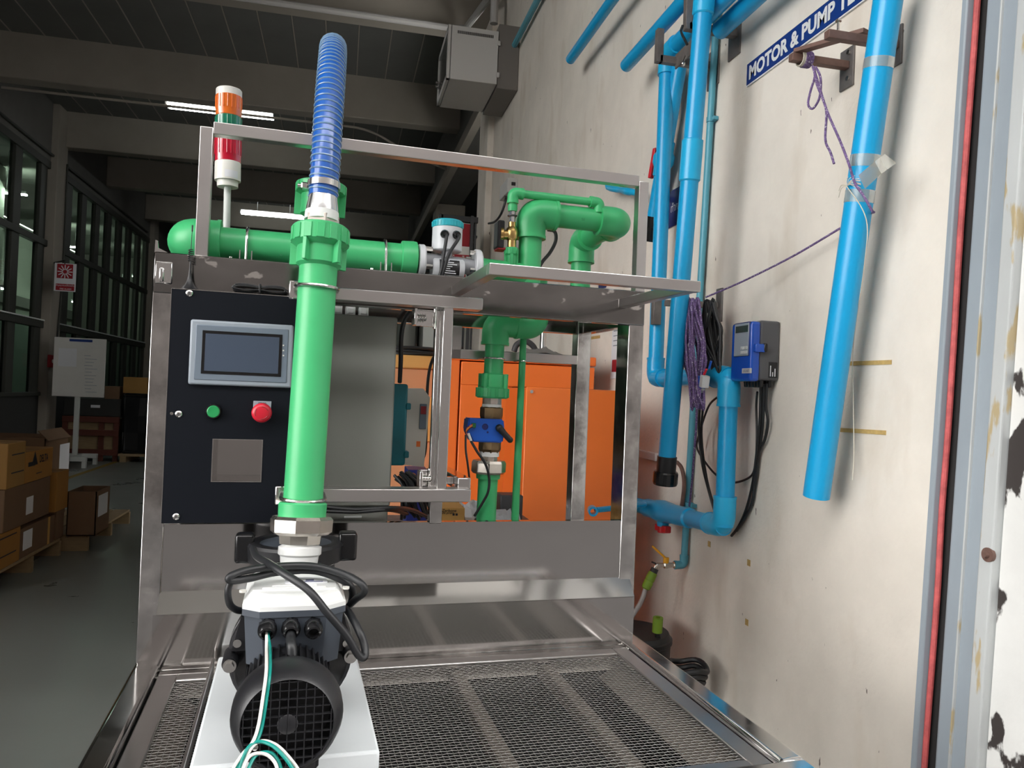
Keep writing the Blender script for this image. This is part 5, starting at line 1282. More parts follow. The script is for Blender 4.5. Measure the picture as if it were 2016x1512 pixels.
# ---- signs
def wallsign(name, label, cat, u0, v0, u1, h, m, x=1.196, y_end=None):
    pass
a = BX(1471, 164, 1.196); b = BX(1709, 0, 1.196); zb_ = (a.z + b.z) / 2; hs_ = BX(1475, 121, 1.196).z - BX(1472, 164, 1.196).z
sg = Thing('wall_sign', 'long dark blue sign with white capital letters reading MOTOR & PUMP TEST', 'sign', fr='B')
yL = a.y
Ym, Yt = BX(1477, 140, 1.196).y, BX(1647, 30, 1.196).y
tw = (Ym - Yt) / .755
sg.part('panel', MB().box((1.193, Ym - tw - .03, zb_), (1.199, yL, zb_ + hs_), .001, 1), 'sign_blue')
sg.part('edge', MB().box((1.1945, Ym - tw - .031, zb_ - .0035), (1.199, yL + .001, zb_)), 'paper')
sg.part('lettering', text_mb('MOTOR & PUMP TEST', (1.193, Ym - tw / 2, zb_ + hs_ * .50), V((0, -1, 0)), Z3, w=tw, h=hs_ * .68, bold=.04), 'white_plastic'); sg.done()
a = BX(1318, 372, 1.196); b = BX(1342, 440, 1.196)
s2 = Thing('wall_sign', 'small navy sign with white lettering on the wall between the blue pipes', 'sign', fr='B')
zt1 = BX(1340, 366, 1.196).z; zb1_ = BX(1322, 447, 1.196).z
s2.part('panel', MB().box((1.193, b.y - .06, zb1_), (1.199, a.y + .1, zt1), .001, 1), 'navy')
c = BX(1332, 404, 1.192); s2.part('lettering', text_mb('\u0e17\u0e33\u0e01\u0e32\u0e23', (1.193, c.y, c.z), V((0, -1, 0)), Z3, w=.10, h=.035, bold=.01), 'white_plastic'); s2.done()
c = BX(1186, 561, 1.196); solo('wall_label', 'small plain navy label on the wall behind the rig beam', 'label', MB().box((1.193, c.y - .05, c.z - .018), (1.199, c.y + .05, c.z + .018), .001, 1), 'navy', fr='B')
# tape left on the wall
TP = [((1662, 716), (1755, 713), 'long yellowed tape strip stuck on the wall behind the taped pipe, upper one'), ((1648, 846), (1744, 852), 'long yellowed tape strip stuck on the wall behind the taped pipe, lower one')]
for (p0, p1, lbq) in TP:
    a = BX(*p0, 1.199); b = BX(*p1, 1.199); z_ = (a.z + b.z) / 2
    solo('tape_strip', lbq, 'tape', MB().bar(V((1.1992, a.y, a.z)), V((1.1992, b.y, b.z)), .0016, .010), 'tape_yellow', fr='B')
for uu, vv, lbq in ((1396, 1071, 'small square tape patch on the wall under the lower blue elbow'), (1474, 1108, 'small square tape patch on the wall right of the lower blue elbow'), (1470, 1225, 'small square tape patch low on the plaster wall')):
    a = BX(uu, vv, 1.199); solo('tape_patch', lbq, 'tape', MB().box((1.1984, a.y - .008, a.z - .009), (1.2002, a.y + .008, a.z + .009)), 'tape_yellow', fr='B')
a = BX(1148, 668, 1.199); b = BX(1181, 663, 1.199); solo('tape_strip', 'yellowed tape strip on the wall above the orange cabinets', 'tape', MB().bar(a, b, .0016, .014), 'tape_yellow', fr='B')
nt = Thing('wall_notice', 'white paper notice with a red print pinned on the wall behind the rig', 'notice', fr='B')
a = BX(1206, 645, 1.197); b = BX(1222, 745, 1.197); nt.part('sheet', MB().box((1.196, b.y - .1, b.z), (1.199, a.y, a.z), .0004, 1), 'paper')
nt.part('red_print', MB().box((1.1955, b.y - .08, b.z + .03), (1.1965, a.y - .015, b.z + .085)), 'poster_red')
for k in range(4): nt.part('print_line', MB().box((1.1955, b.y - .08, a.z - .02 - .022 * k), (1.1965, a.y - .02, a.z - .016 - .022 * k)), 'hmi_inner')
nt.done()
# ---- thin teal supply pipe and tap
tl = Thing('supply_pipe', 'thin teal water pipe clipped to the wall leading down to a tap', 'pipe', fr='B')
xw = 1.182
a = BX(1411, 40, xw); b = BX(1346, 1112, xw)
yv_ = (a.y + b.y) / 2; 
pA = V((xw, a.y, a.z + .5)) ; 
tl.part('pipe', MB().cyl(BX(1414, -20, xw), b, .0115, seg=18), 'teal_pipe')
tl.part('elbow', elbow(MB(), b + Z3, b, b - X3, .0145, .03, 18), 'teal_pipe')
for uu, vv in ((1399, 236), (1357, 994)):
    c = BX(uu, vv, xw); tl.part('clip', MB().lathe(c - Z3 * .008, Z3, [(0, .014), (.016, .014)], 16).box(c + V((-.002, -.026, -.006)), c + V((.016, .0, .006)), .001, 1), 'teal_pipe')
tl.done()
tp_ = Thing('water_tap', 'brass tap with a yellow lever handle and a green hose connector', 'tap', fr='B')
c0 = b - X3 * .028
tp_.part('body', MB().lathe(c0, (-1, 0, 0), [(0, .0115), (.010, .0115), (.012, .009), (.028, .0095), (.032, .012), (.044, .012), (.048, .008), (.075, .0078)], 18), 'nickel')
hv = c0 - X3 * .038
tp_.part('stem', MB().cyl(hv, hv + Z3 * .026, .010, seg=14), 'tap_yellow')
tp_.part('lever', MB().bar(hv + Z3 * .022, hv + V((-.045, .02, .062)), .012, .007, bev=.002), 'tap_yellow')
e0 = c0 - X3 * .072; dd = (BY(1279, 1160, e0.y) - BY(1297, 1122, e0.y)).normalized()
tp_.part('spout', MB().tube(fillet([e0 + X3 * .01, e0, e0 + dd * .03], .012, 6), .0085, 14), 'nickel')
tp_.part('clamp', MB().lathe(e0 + dd * .012, dd, [(0, .013), (.016, .014)], 14).tube([e0 + V((0, 0, .004)), e0 + V((-.02, -.004, .012))], .003, 8), 'black_plastic')
tp_.part('connector', MB().lathe(e0 + dd * .026, dd, [(0, .013), (.004, .0155), (.03, .0165), (.034, .0145), (.038, .0165), (.060, .0155), (.064, .010)], 18), 'lime')
tp_.done()
h0_ = e0 + dd * .088
solo('garden_hose', 'short grey hose hanging from the green tap connector', 'hose', MB().tube(spline([h0_, BY(1262, 1185, e0.y), BY(1245, 1212, e0.y), BY(1225, 1245, e0.y - .02), BY(1215, 1300, e0.y - .02)], 6), .0085, 12), 'hose_grey', fr='B')
# black tub with a coiled hose below the tap
tb2 = Thing('black_tub', 'black plastic tub standing behind the rig table under the tap', 'tub', fr='B')
c = BY(1252, 1240, 2.38); rtb = .125; cc = V((c.x - .01, 2.38, 0))
tb2.part('shell', MB().lathe((cc.x, cc.y, 0), Z3, [(0, rtb * .85), (.02, rtb * .9), (c.z - .05, rtb * .98), (c.z - .02, rtb * 1.0), (c.z, rtb * .93), (c.z, .001)], 40), 'black_rubber')
tb2.part('lid_rim', MB().lathe((cc.x, cc.y, c.z - .035), Z3, [(0, rtb * .98), (.004, rtb * 1.03), (.016, rtb * 1.03), (.02, rtb * .98)], 40), 'black_plastic'); tb2.done()
q = BY(1294, 1232, 2.30)
hc = Thing('hose_connector', 'dark green hose connector pointing up behind the rig table', 'connector', fr='B')
hc.part('sleeve', MB().pipe(q + V((0, 0, -.02)), q + V((0, -.004, .028)), .0165, .008, 18), 'lime'); hc.part('hose', MB().tube(spline([q + V((0, 0, -.015)), q + V((.01, .0, -.08)), q + V((.03, -.03, -.2))], 6), .009, 10), 'black_rubber'); hc.done()
m = MB()
for k in range(4): m.tube([V((1.08 + math.cos(t) * (.042 + .005 * k), 2.18 + math.sin(t) * (.045 + .005 * k), .525 + .018 * k + .006 * math.sin(3 * t))) for t in [2 * math.pi * j / 28 for j in range(28)]], .0085, 8, closed=True)
sl = Thing('hose_coil', 'black hose coiled on a low drum between the table and the wall', 'hose', fr='B')
sl.part('coil', m, 'black_rubber'); sl.part('drum', MB().lathe((1.08, 2.18, 0), Z3, [(0, .035), (.02, .04), (.505, .036), (.515, .03)], 28), 'black_plastic'); sl.done()
solo('brown_hose', 'short rust brown hose bent behind the black pipe end', 'hose', MB().tube(spline([BX(1333, 910, 1.16), BX(1342, 922, 1.16), BX(1347, 950, 1.16), BX(1344, 985, 1.16), BX(1341, 1000, 1.16)], 6), .007, 10), 'rust_brown', fr='B')
# ---- slanted pipe with the red valve behind the loop
sv = Thing('valve_pipe', 'blue pipe with a red handled valve and black end behind the wall loop', 'pipe', fr='B')
xs_ = 1.145
a = BX(1338, 130, xs_); b = BX(1285, 440, xs_); d = (b - a).normalized(); tt = lambda v_: (BX(1338 + (1285 - 1338) * (v_ - 130) / 310, v_, xs_) - a).dot(d)
sv.part('pipe', MB().lathe(a, d, [(0, .026), (tt(430), .026)], 28), 'blue_pipe')
vb2 = sv.part('valve', MB().lathe(a, d, [(tt(278), .027), (tt(280), .031), (tt(300), .032), (tt(308), .04), (tt(322), .04), (tt(330), .032), (tt(346), .031), (tt(348), .027)], 28), 'blue_pipe_light')
c = a + d * tt(316); sv.part('handle', MB().obox(c + V((-.02, .046, 0)), (d, V((1, .4, 0)), V((-.4, 1, 0))), (.055, .011, .008), .003, 2).cyl(c, c + V((-.02, .052, 0)), .014, seg=14), 'red_valve', vb2)
sv.part('end_union', MB().lathe(a, d, [(tt(426), .031), (tt(448), .031), (tt(449), .036), (tt(474), .036)], 16), 'black_gloss', ang=.25)
sv.done()
c = BX(1258, 462, 1.19); solo('wall_clip', 'small black plastic clip on the wall beside the guard frame', 'clip', MB().box((1.17, c.y - .02, c.z - .026), (1.199, c.y + .02, c.z + .026), .004, 2), 'black_plastic', fr='B')
# small blue branch fittings
fb = Thing('branch_fitting', 'small bright blue pipe fittings sticking out under the guard frame corner', 'fitting', fr='B')
xf = 1.14; a = BX(1262, 381, xf); b = BX(1200, 370, xf); d = (b - a).normalized(); LL = (b - a).length
fb.part('fittings', MB().lathe(a, d, [(-.05, .010), (LL * .1, .010), (LL * .12, .0135), (LL * .3, .0135), (LL * .32, .0165), (LL * .5, .0165), (LL * .52, .013), (LL * .7, .013), (LL * .72, .0145), (LL * .95, .0145), (LL, .012)], 20), 'blue_pipe_light')
fb.part('spout', MB().tube(fillet([b, b + d * .03, b + d * .03 + Z3 * .03], .02, 6), .0115, 14), 'blue_pipe_light'); fb.done()
# ---- wall cabinet
ca = Thing('wall_cabinet', 'pale grey network rack cabinet hung high on the wall', 'cabinet', fr='B')
yc0 = 5.53; yc1 = 6.12
x_b = BY(981, 120, yc0).x; x_f = BY(888, 100, yc0).x
zt_c = BY(930, 54, yc0).z; zb_c = BY(930, 160, yc0).z
zt_k = BX(1025, 62, 1.2).z; zb_k = BX(1023, 173, 1.2).z
ca.part('back_box', MB().box((x_b, yc0 + .01, zb_k - .0), (1.198, yc1, zt_k + .04), .003, 1), 'cabinet_dark')
bd = ca.part('body', MB().box((x_f, yc0, zb_c), (x_b - .004, yc1, zt_c), .003, 1), 'cabinet_grey')
vt = MB()
for k in range(38):
    x_ = x_f + .045 + k * (x_b - x_f - .09) / 37; vt.box((x_ - .0022, yc0 - .0012, zt_c - .058), (x_ + .0022, yc0 + .002, zt_c - .036))
ca.part('vent_slots', vt, 'dark_gap', bd)
for zz in (zt_c - .09, zb_c + .07): ca.part('hinge', MB().box((x_b - .012, yc0 - .008, zz - .018), (x_b + .012, yc0 + .01, zz + .018), .002, 1), 'cabinet_grey', bd)
dx = x_f - .004
fr_ = MB().box((dx - .022, yc0, zb_c), (dx, yc0 + .04, zt_c), .002, 1).box((dx - .022, yc1 - .04, zb_c), (dx, yc1, zt_c), .002, 1).box((dx - .022, yc0, zb_c), (dx, yc1, zb_c + .04), .002, 1).box((dx - .022, yc0, zt_c - .04), (dx, yc1, zt_c), .002, 1)
do = ca.part('door', fr_, 'cabinet_grey')
ca.part('door_glass', MB().box((dx - .012, yc0 + .04, zb_c + .04), (dx - .008, yc1 - .04, zt_c - .04)), 'black_gloss', do)
for dz in (0, .03): ca.part('lock', MB().cyl((dx - .022, yc1 - .06, zb_c + .14 + dz), (dx - .042, yc1 - .06, zb_c + .14 + dz), .012, seg=12), 'steel_rod', do)
ca.done()
# small junction box under it
jb = Thing('junction_box', 'small grey junction box on the wall with a dark cable hanging from it', 'junction box', fr='B')
a = BX(1021, 350, 1.19); b = BX(999, 378, 1.1)
yj0 = BX(1020, 360, 1.2).y; zt_j = BX(1018, 344, 1.17).z; zb_j = BX(1018, 372, 1.17).z; xj0 = BY(999, 360, yj0).x
jb.part('box', MB().box((xj0, yj0, zb_j), (1.199, yj0 + .28, zt_j), .006, 2), 'cabinet_grey')
jb.part('socket', MB().box((xj0 + .03, yj0 - .004, zt_j - .055), (xj0 + .06, yj0 + .002, zt_j - .03), .001, 1), 'dark_gap')
cp_ = [V((xj0 + .01, yj0 + .1, zb_j)), BY(996, 392, yj0 + .15), BY(987, 420, yj0 + .2), BY(975, 436, yj0 + .4), BY(962, 440, yj0 + .9)]
jb.part('cable', MB().tube(spline(cp_, 6), .009, 8), 'black_rubber'); jb.done()
# ============================================================ background things (frame B)
# ---- orange machines behind the rig
o2 = Thing('orange_cabinet', 'plain orange steel cabinet standing close behind the rig by the wall', 'cabinet', fr='B')
y2 = 2.60; xa, xb_ = BY(1036, 800, y2).x, BY(1217, 800, y2).x; z2t = BY(1120, 765, y2).z
o2.part('body', MB().box((xa, y2 + .01, .03), (xb_, y2 + .34, z2t - .003), .004, 1), 'orange_dark')
o2.part('front_panel', MB().box((xa - .002, y2, .05), (xb_ + .002, y2 + .012, z2t), .003, 1), 'orange')
c = BY(1046, 771, y2); o2.part('lock', MB().cyl(c, c - Y3 * .006, .006, seg=14), 'steel_rod')
o2.part('plinth', MB().box((xa + .02, y2 + .03, 0), (xb_ - .02, y2 + .32, .04)), 'dark_grey'); o2.done()
o1 = Thing('orange_cabinet', 'tall orange machine cabinet under plastic film with an open lower shelf', 'cabinet', fr='B')
y1_ = 3.2; x0_, x1_ = BY(880, 800, y1_).x, BY(1172, 706, y1_).x; zt1_ = BY(1000, 695, y1_).z
xs1 = BY(903, 850, y1_).x; xd1 = BY(1000, 850, y1_).x; zdr = BY(1000, 762, y1_).z; zsh = BY(1020, 890, y1_).z
o1.part('side_strip', MB().box((x0_, y1_, 0), (xs1 - .006, y1_ + .5, zt1_), .006, 2), 'orange')
o1.part('door', MB().box((xs1, y1_ + .004, .05), (xd1, y1_ + .03, zt1_ - .05), .004, 1), 'orange')
o1.part('top_panel', MB().box((xs1, y1_, zdr + .002), (x1_, y1_ + .03, zt1_ - .045), .004, 1), 'orange')
o1.part('top_cap', MB().box((x0_ + .002, y1_ - .006, zt1_ - .04), (x1_ + .004, y1_ + .55, zt1_), .006, 2), 'orange')
o1.part('body', MB().box((xs1, y1_ + .03, .05), (xd1, y1_ + .5, zt1_ - .05)).box((xd1, y1_ + .47, .05), (x1_, y1_ + .5, zt1_ - .05)), 'orange_dark')
o1.part('shelf', MB().box((xd1, y1_, zsh - .03), (x1_, y1_ + .47, zsh), .003, 1), 'orange')
o1.part('post', MB().box((xd1, y1_ - .002, 0), (xd1 + .012, y1_ + .04, zdr), .003, 1), 'orange')
o1.part('inner_shade', MB().box((xd1 + .014, y1_ + .20, .1), (x1_ - .01, y1_ + .46, zdr - .02)), 'dark_gap'); o1.done()  # dark block stands in for the shade inside the open shelf
m = MB(); gx = BY(1058, 690, 3.35)
rows = []
for i in range(9):
    rows.append([V((BY(1008 + j * 13, 700, 3.35).x, 3.22 + i * .03, zt1_ + .001 + .05 * max(0, math.sin(j / 8 * math.pi)) * (1 - abs(i - 4) / 5) * (.7 + .3 * math.sin(j * 2.1 + i)))) for j in range(9)])
rows2 = [[p + V((0, 0, -.0)) for p in r] for r in rows]
solo('grey_cloth', 'crumpled grey cloth lying on top of the tall orange cabinet', 'cloth', m.quads(rows), 'cloth_grey', fr='B')
pc = Thing('machine_pole', 'thin steel pole with a beige cap rising from the orange cabinet', 'pole', fr='B')
a = BY(1068, 690, 3.4); b = BY(1070, 650, 3.4)
pc.part('rod', MB().cyl(V((a.x, 3.4, zt1_)), b, .014, seg=16), 'steel_rod'); pc.part('cap', MB().cyl(b - Z3 * .012, b + Z3 * .03, .021, seg=18), 'vfd_beige'); pc.done()
solo('bent_pipe', 'grey bent pipe arching over the orange cabinet', 'pipe', MB().tube(spline([BY(1012, 692, 3.45), BY(1018, 678, 3.45), BY(1035, 672, 3.45), BY(1050, 682, 3.45), BY(1055, 696, 3.45)], 6), .014, 12), 'dark_grey', fr='B')
# ---- yellow topped carton with a cable coil
def carton(label, lo_, hi_, m, group=None, tape=None, flaps=False, papers=(), texts=(), stripes=(), name='cardboard_box'):
    t = Thing(name, label, 'box', group, fr='B'); lo_ = V(lo_); hi_ = V(hi_)
    if flaps:
        th = .006
        t.part('body', MB().box(lo_, (hi_.x, hi_.y, lo_.z + th)).box(lo_, (lo_.x + th, hi_.y, hi_.z)).box((hi_.x - th, lo_.y, lo_.z), hi_).box(lo_, (hi_.x, lo_.y + th, hi_.z)).box((lo_.x, hi_.y - th, lo_.z), hi_), m)
        w_ = (hi_.x - lo_.x) * .35
        t.part('flap', MB().obox((lo_.x + w_ * .25, (lo_.y + hi_.y) / 2, hi_.z + w_ * .22), (V((.6, 0, .8)), Y3, V((-.8, 0, .6))), (w_ * .5, (hi_.y - lo_.y) / 2, .003)), m)
        t.part('flap', MB().obox((hi_.x - .02, (lo_.y + hi_.y) / 2, hi_.z + .02), (V((-.7, 0, .7)), Y3, V((.7, 0, .7))), (.06, (hi_.y - lo_.y) / 2, .003)), m)
    else:
        t.part('body', MB().box(lo_, hi_, .006, 2), m)
        t.part('lid_seam', MB().box((lo_.x + .004, (lo_.y + hi_.y) / 2 - .002, hi_.z - .001), (hi_.x - .004, (lo_.y + hi_.y) / 2 + .002, hi_.z + .0012)), 'carton_brown')
    for (y_, z_, w_, h_) in papers: t.part('paper_label', MB().box((hi_.x - .001, y_ - w_ / 2, z_ - h_ / 2), (hi_.x + .0015, y_ + w_ / 2, z_ + h_ / 2)), 'paper')
    for (y_, z_, w_, h_) in stripes: t.part('print_line', MB().box((hi_.x - .001, y_ - w_ / 2, z_ - h_ / 2), (hi_.x + .0012, y_ + w_ / 2, z_ + h_ / 2)), 'ink')
    for (s_, y_, z_, w_, h_) in texts: t.part('lettering', text_mb(s_, (hi_.x + .0004, y_, z_), Y3, Z3, w=w_, h=h_, bold=.02, lift=.001), 'ink')
    if tape: t.part('tape', MB().box((hi_.x - .001, tape - .02, lo_.z), (hi_.x + .0012, tape + .02, hi_.z)), 'carton_yellow')
    t.done(); return t
yk = 3.45; a = BY(786, 698, yk); b = BY(862, 728, yk); bb = BY(862, 1010, yk)
k1 = Thing('machine_crate', 'salmon coloured crate with a yellow lid standing behind the drive', 'crate', fr='B')
b.x = min(b.x, x0_ - .012)
k1.part('body', MB().box((a.x - .05, yk + .01, .0), (b.x, yk + .5, b.z), .004, 1), 'carton_salmon'); k1.part('lid', MB().box((a.x - .06, yk, b.z), (b.x + .008, yk + .51, a.z), .006, 1), 'carton_yellow')
c = BY(845, 800, yk); k1.part('yellow_panel', MB().box((c.x - .03, yk - .004, c.z - .16), (min(c.x + .05, b.x), yk + .012, c.z + .04), .003, 1), 'carton_yellow'); k1.done()
m = MB(); ccx = (a.x + b.x) / 2 - .02
for k in range(12):
    r1 = .085 + .006 * (k % 4); m.tube([V((ccx + math.cos(t) * r1 * 1.35, yk + .2 + math.sin(t) * r1, a.z + .011 + .012 * (k // 4) + .004 * math.sin(2 * t + k))) for t in [2 * math.pi * j / 26 for j in range(26)]], .0085, 7, closed=True)
solo('cable_coil', 'black cable wound in a flat coil on the yellow lidded crate', 'cable', m, 'black_rubber', fr='B')
# far grey lockers and racks seen through the rig
for i, (u0, u1, vt_, yy, mm, lbq) in enumerate(((790, 818, 612, 8.6, 'grey_box', 'grey steel locker far behind the crate, the wider one'), (832, 866, 615, 8.4, 'grey_box', 'grey steel locker far behind the crate, next to the gap'), (930, 948, 640, 7.4, 'vfd_beige', 'narrow pale cabinet far behind the orange machine'))):
    a = BY(u0, vt_, yy); b = BY(u1, 700, yy)
    t = Thing('steel_locker', lbq, 'locker', fr='B'); t.part('body', MB().box((a.x, yy + .02, 0), (b.x, yy + .5, a.z + .25), .004, 1), mm); t.part('door', MB().box((a.x + .01, yy, .06), (b.x - .01, yy + .018, a.z + .22), .004, 1), mm); t.part('handle', MB().box((b.x - .04, yy - .012, 1.1), (b.x - .025, yy, 1.22), .002, 1), 'dark_grey'); t.done()
sh = Thing('storage_rack', 'tall dark storage rack with packed shelves at the far end of the hall', 'shelf', fr='B')
ys_ = 12.0; xa = BY(815, 650, ys_).x; xb_ = BY(1010, 650, ys_).x
for x_ in (xa, (xa + xb_) / 2, xb_): sh.part('post', MB().box((x_ - .03, ys_, 0), (x_ + .03, ys_ + .6, 2.9), .003, 1), 'dark_grey')
for z_ in (.3, 1.0, 1.55, 2.1, 2.7): sh.part('shelf_board', MB().box((xa, ys_, z_ - .03), (xb_, ys_ + .6, z_), .003, 1), 'rust_brown')
sh.done()
random.seed(12)
for i in range(9):
    x_ = xa + .08 + i * (xb_ - xa - .1) / 9
    for z_, hh in ((1.0, .32), (1.55, .36), (2.1, .3)):
        if random.random() < .2: continue
        h_ = hh * random.uniform(.5, 1); mm = random.choice(['carton_yellow', 'vfd_beige', 'carton_brown', 'dark_grey'])
        cn_ = {'carton_yellow': 'yellow', 'vfd_beige': 'beige', 'carton_brown': 'brown', 'dark_grey': 'dark grey'}[mm]; sn_ = {1.0: 'lower', 1.55: 'middle', 2.1: 'upper'}[z_]
        o = solo('shelf_carton', '%s carton on the %s shelf of the dark rack far behind the rig' % (cn_, sn_), 'box', MB().box((x_, ys_ + .05, z_), (x_ + .13, ys_ + .45, z_ + h_), .006, 1), mm, group='cartons on the far rack', fr='B')
# ---- low bench with odds and ends
bn = Thing('work_bench', 'low grey bench behind the rig carrying cables and small boxes', 'bench', fr='B')
bn.part('top', MB().box((-.05, 2.05, .96), (.62, 2.5, .99), .004, 1), 'rust_steel')
for x_ in (-.02, .56):
    for y_ in (2.08, 2.44): bn.part('leg', MB().box((x_, y_, 0), (x_ + .035, y_ + .035, .96), .002, 1), 'rust_steel')
bn.done()
yb_ = 2.16; a = BY(864, 1001, yb_); b = BY(912, 1018, yb_)
bx1 = Thing('small_box', 'small tan carton with black print lying behind the rig sheet', 'box', fr='B')
bx1.part('body', MB().box((a.x, yb_, .99), (b.x + .004, yb_ + .12, a.z + .002), .002, 1), 'carton_yellow')
bx1.part('lettering', text_mb('Zerbone', BY(884, 1005, yb_), X3, Z3, w=.042, h=.0085, bold=.01, shear=.2, lift=.0012), 'ink'); bx1.part('lettering', text_mb('de prata', BY(882, 1010, yb_), X3, Z3, w=.034, h=.0085, bold=.01, shear=.2, lift=.0012), 'ink')
for uu in (893, 899): c = BY(uu, 1013, yb_); bx1.part('print_mark', MB().box(c - V((.003, .001, .003)), c + V((.003, .0006, .003))), 'ink')
bx1.done()
a = BY(803, 925, 2.3); b = BY(830, 950, 2.3); t = Thing('small_box', 'small navy box with an orange mark behind the drive', 'box', fr='B'); t.part('body', MB().box((a.x, 2.3, .99), (b.x + .02, 2.42, a.z), .002, 1), 'navy'); t.part('print_mark', MB().tube([BY(812, 938, 2.2985) + V((math.cos(k) * .009, 0, math.sin(k) * .009)) for k in [j * .7 for j in range(7)]], .0025, 6), 'orange'); t.done()
random.seed(3); m = MB()
for k in range(16):
    j = lambda s_: random.uniform(-s_, s_)
    p0 = BY(778 + k * 2.0 + j(3), 935 + j(8), 2.12 + j(.03)); p1 = BY(790 + k * 3.2 + j(6), 985 + j(8), 2.08 + j(.03)); p2 = BY(800 + k * 3.4 + j(10), 1018 + j(6), 2.10 + j(.03)); p2.z = max(p2.z, .996); p1.z = max(p1.z, 1.0)
    m.tube(spline([p0, p0.lerp(p1, .5) + V((.012, 0, .006)), p1, p2], 6), .0042, 7)
solo('cable_heap', 'heap of black cables hanging down behind the drive onto the bench', 'cable', m, 'black_rubber', fr='B')
solo('cable', 'two black cables running along under the lower pipe arm', 'cable', MB().tube(spline([MY(640, 998, 1.60), MY(700, 1003, 1.60), MY(770, 1000, 1.61), MY(810, 1004, 1.75), MY(840, 1017, 1.9)], 6), .0045, 8).tube(spline([MY(640, 1006, 1.595), MY(700, 1008, 1.60), MY(765, 1004, 1.61), MY(800, 1012, 1.8)], 6), .004, 8), 'black_rubber')
m = MB(); random.seed(9)
pl_ = BY(935, 985, 2.3)
rows = [[V((BY(915 + 16 * j, 1000, 2.25).x, 2.2 + i * .04, .992 + .04 * abs(math.sin(j * 1.7 + i)) + .03 * (i > 1) * (j < 4))) for j in range(8)] for i in range(6)]
solo('plastic_bag', 'crumpled white plastic bags lying on the bench behind the green pipe', 'bag', m.quads(rows), 'paper', fr='B')
solo('grey_tray', 'grey flat tray on the bench behind the thin green pipe', 'tray', MB().box((BY(985, 985, 2.4).x, 2.4, .99), (BY(1030, 985, 2.4).x, 2.48, BY(1000, 975, 2.4).z), .004, 1), 'dark_grey', fr='B')
# ---- red fire sign on a stand
fs = Thing('sign_stand', 'red and white fire equipment sign on a dark stand behind the flow meter', 'sign', fr='B')
yy = 6.2; a = BY(887, 437, yy); b = BY(929, 540, yy)
fs.part('board', MB().box((a.x - .04, yy, b.z - .1), (b.x, yy + .015, a.z), .002, 1), 'warm_white')
p = BY(908, 440, yy); q = BY(924, 486, yy); fs.part('red_field', MB().box((a.x, yy - .002, q.z), (q.x, yy + .004, p.z)), 'poster_red')
p = BY(890, 500, yy); q = BY(924, 560, yy); fs.part('red_field', MB().box((a.x, yy - .002, q.z), (q.x, yy + .004, p.z)), 'poster_red')
fs.part('lettering', text_mb('\u0e14\u0e31\u0e1a\u0e40\u0e1e\u0e25\u0e34\u0e07', BY(904, 508, yy - .002), X3, Z3, w=.13, h=.05, bold=.01), 'warm_white')
fs.part('post', MB().box((b.x - .03, yy - .03, 0), (b.x - .005, yy - .005, a.z + .06), .002, 1).box((b.x + .004, yy - .02, 0), (b.x + .02, yy, a.z), .002, 1), 'dark_grey')
fs.part('foot', MB().box((b.x - .2, yy - .2, 0), (b.x + .2, yy + .2, .02), .003, 1), 'dark_grey'); fs.done()
rk = Thing('metal_frame', 'dark steel frame with slatted shelves behind the red fire sign', 'frame', fr='B')
yr_ = 6.75; xa = BY(868, 440, yr_).x; xb_ = BY(960, 440, yr_).x; zt_r = BY(920, 426, yr_).z
for x_ in (xa, xb_): rk.part('post', MB().box((x_ - .02, yr_, 0), (x_ + .02, yr_ + .04, zt_r), .002, 1), 'dark_grey')
rk.part('rail', MB().box((xa, yr_, zt_r - .05), (xb_, yr_ + .04, zt_r), .002, 1), 'dark_grey')
for k in range(7): rk.part('slat', MB().box((xa + .25, yr_ + .02, zt_r - .18 - k * .13), (xb_ - .02, yr_ + .3, zt_r - .16 - k * .13), .002, 1), 'dark_grey')
rk.done()
# ---- whiteboard on its stand
yw = 13.0
wb = Thing('whiteboard', 'white notice board on a single pole stand with a small blue title strip', 'whiteboard', fr='B')
a = BY(107, 663, yw); b = BY(204, 783, yw)
bd = wb.part('board', MB().box((a.x, yw, b.z), (b.x, yw + .03, a.z), .004, 1), 'white_board')
c0_ = BY(137, 667, yw); c1_ = BY(182, 674, yw); wb.part('title_strip', MB().box((c0_.x, yw - .003, c1_.z), (c1_.x, yw + .004, c0_.z)), 'sign_blue', bd)
c0_ = BY(116, 685, yw); c1_ = BY(150, 722, yw); wb.part('paper_sheet', MB().box((c0_.x, yw - .002, c1_.z), (c1_.x, yw + .004, c0_.z)), 'paper', bd)
for k in range(12):
    c0_ = BY(166 + (k % 3), 700 + k * 6.5, yw); wb.part('pen_line', MB().box((c0_.x, yw - .001, c0_.z - .004), (c0_.x + .18 * (.5 + .5 * math.sin(k * 1.9) ** 2), yw + .003, c0_.z + .004)), 'hmi_frame', bd)
xp_ = BY(148, 850, yw).x
wb.part('pole', MB().box((xp_ - .035, yw + .01, .10), (xp_ + .035, yw + .06, b.z + .02), .004, 1), 'white_metal')
wb.part('foot', MB().box((xp_ - .25, yw - .28, .10), (xp_ + .25, yw - .21, .17), .004, 1).box((xp_ - .035, yw - .28, .10), (xp_ + .035, yw + .3, .17), .004, 1).box((xp_ - .25, yw + .25, .10), (xp_ + .25, yw + .32, .17), .004, 1), 'white_metal')
for x_ in (-.22, .19):
    for y_ in (-.28, .25): wb.part('leg', MB().box((xp_ + x_, yw + y_, 0), (xp_ + x_ + .06, yw + y_ + .06, .10), .003, 1), 'white_metal')
wb.done()
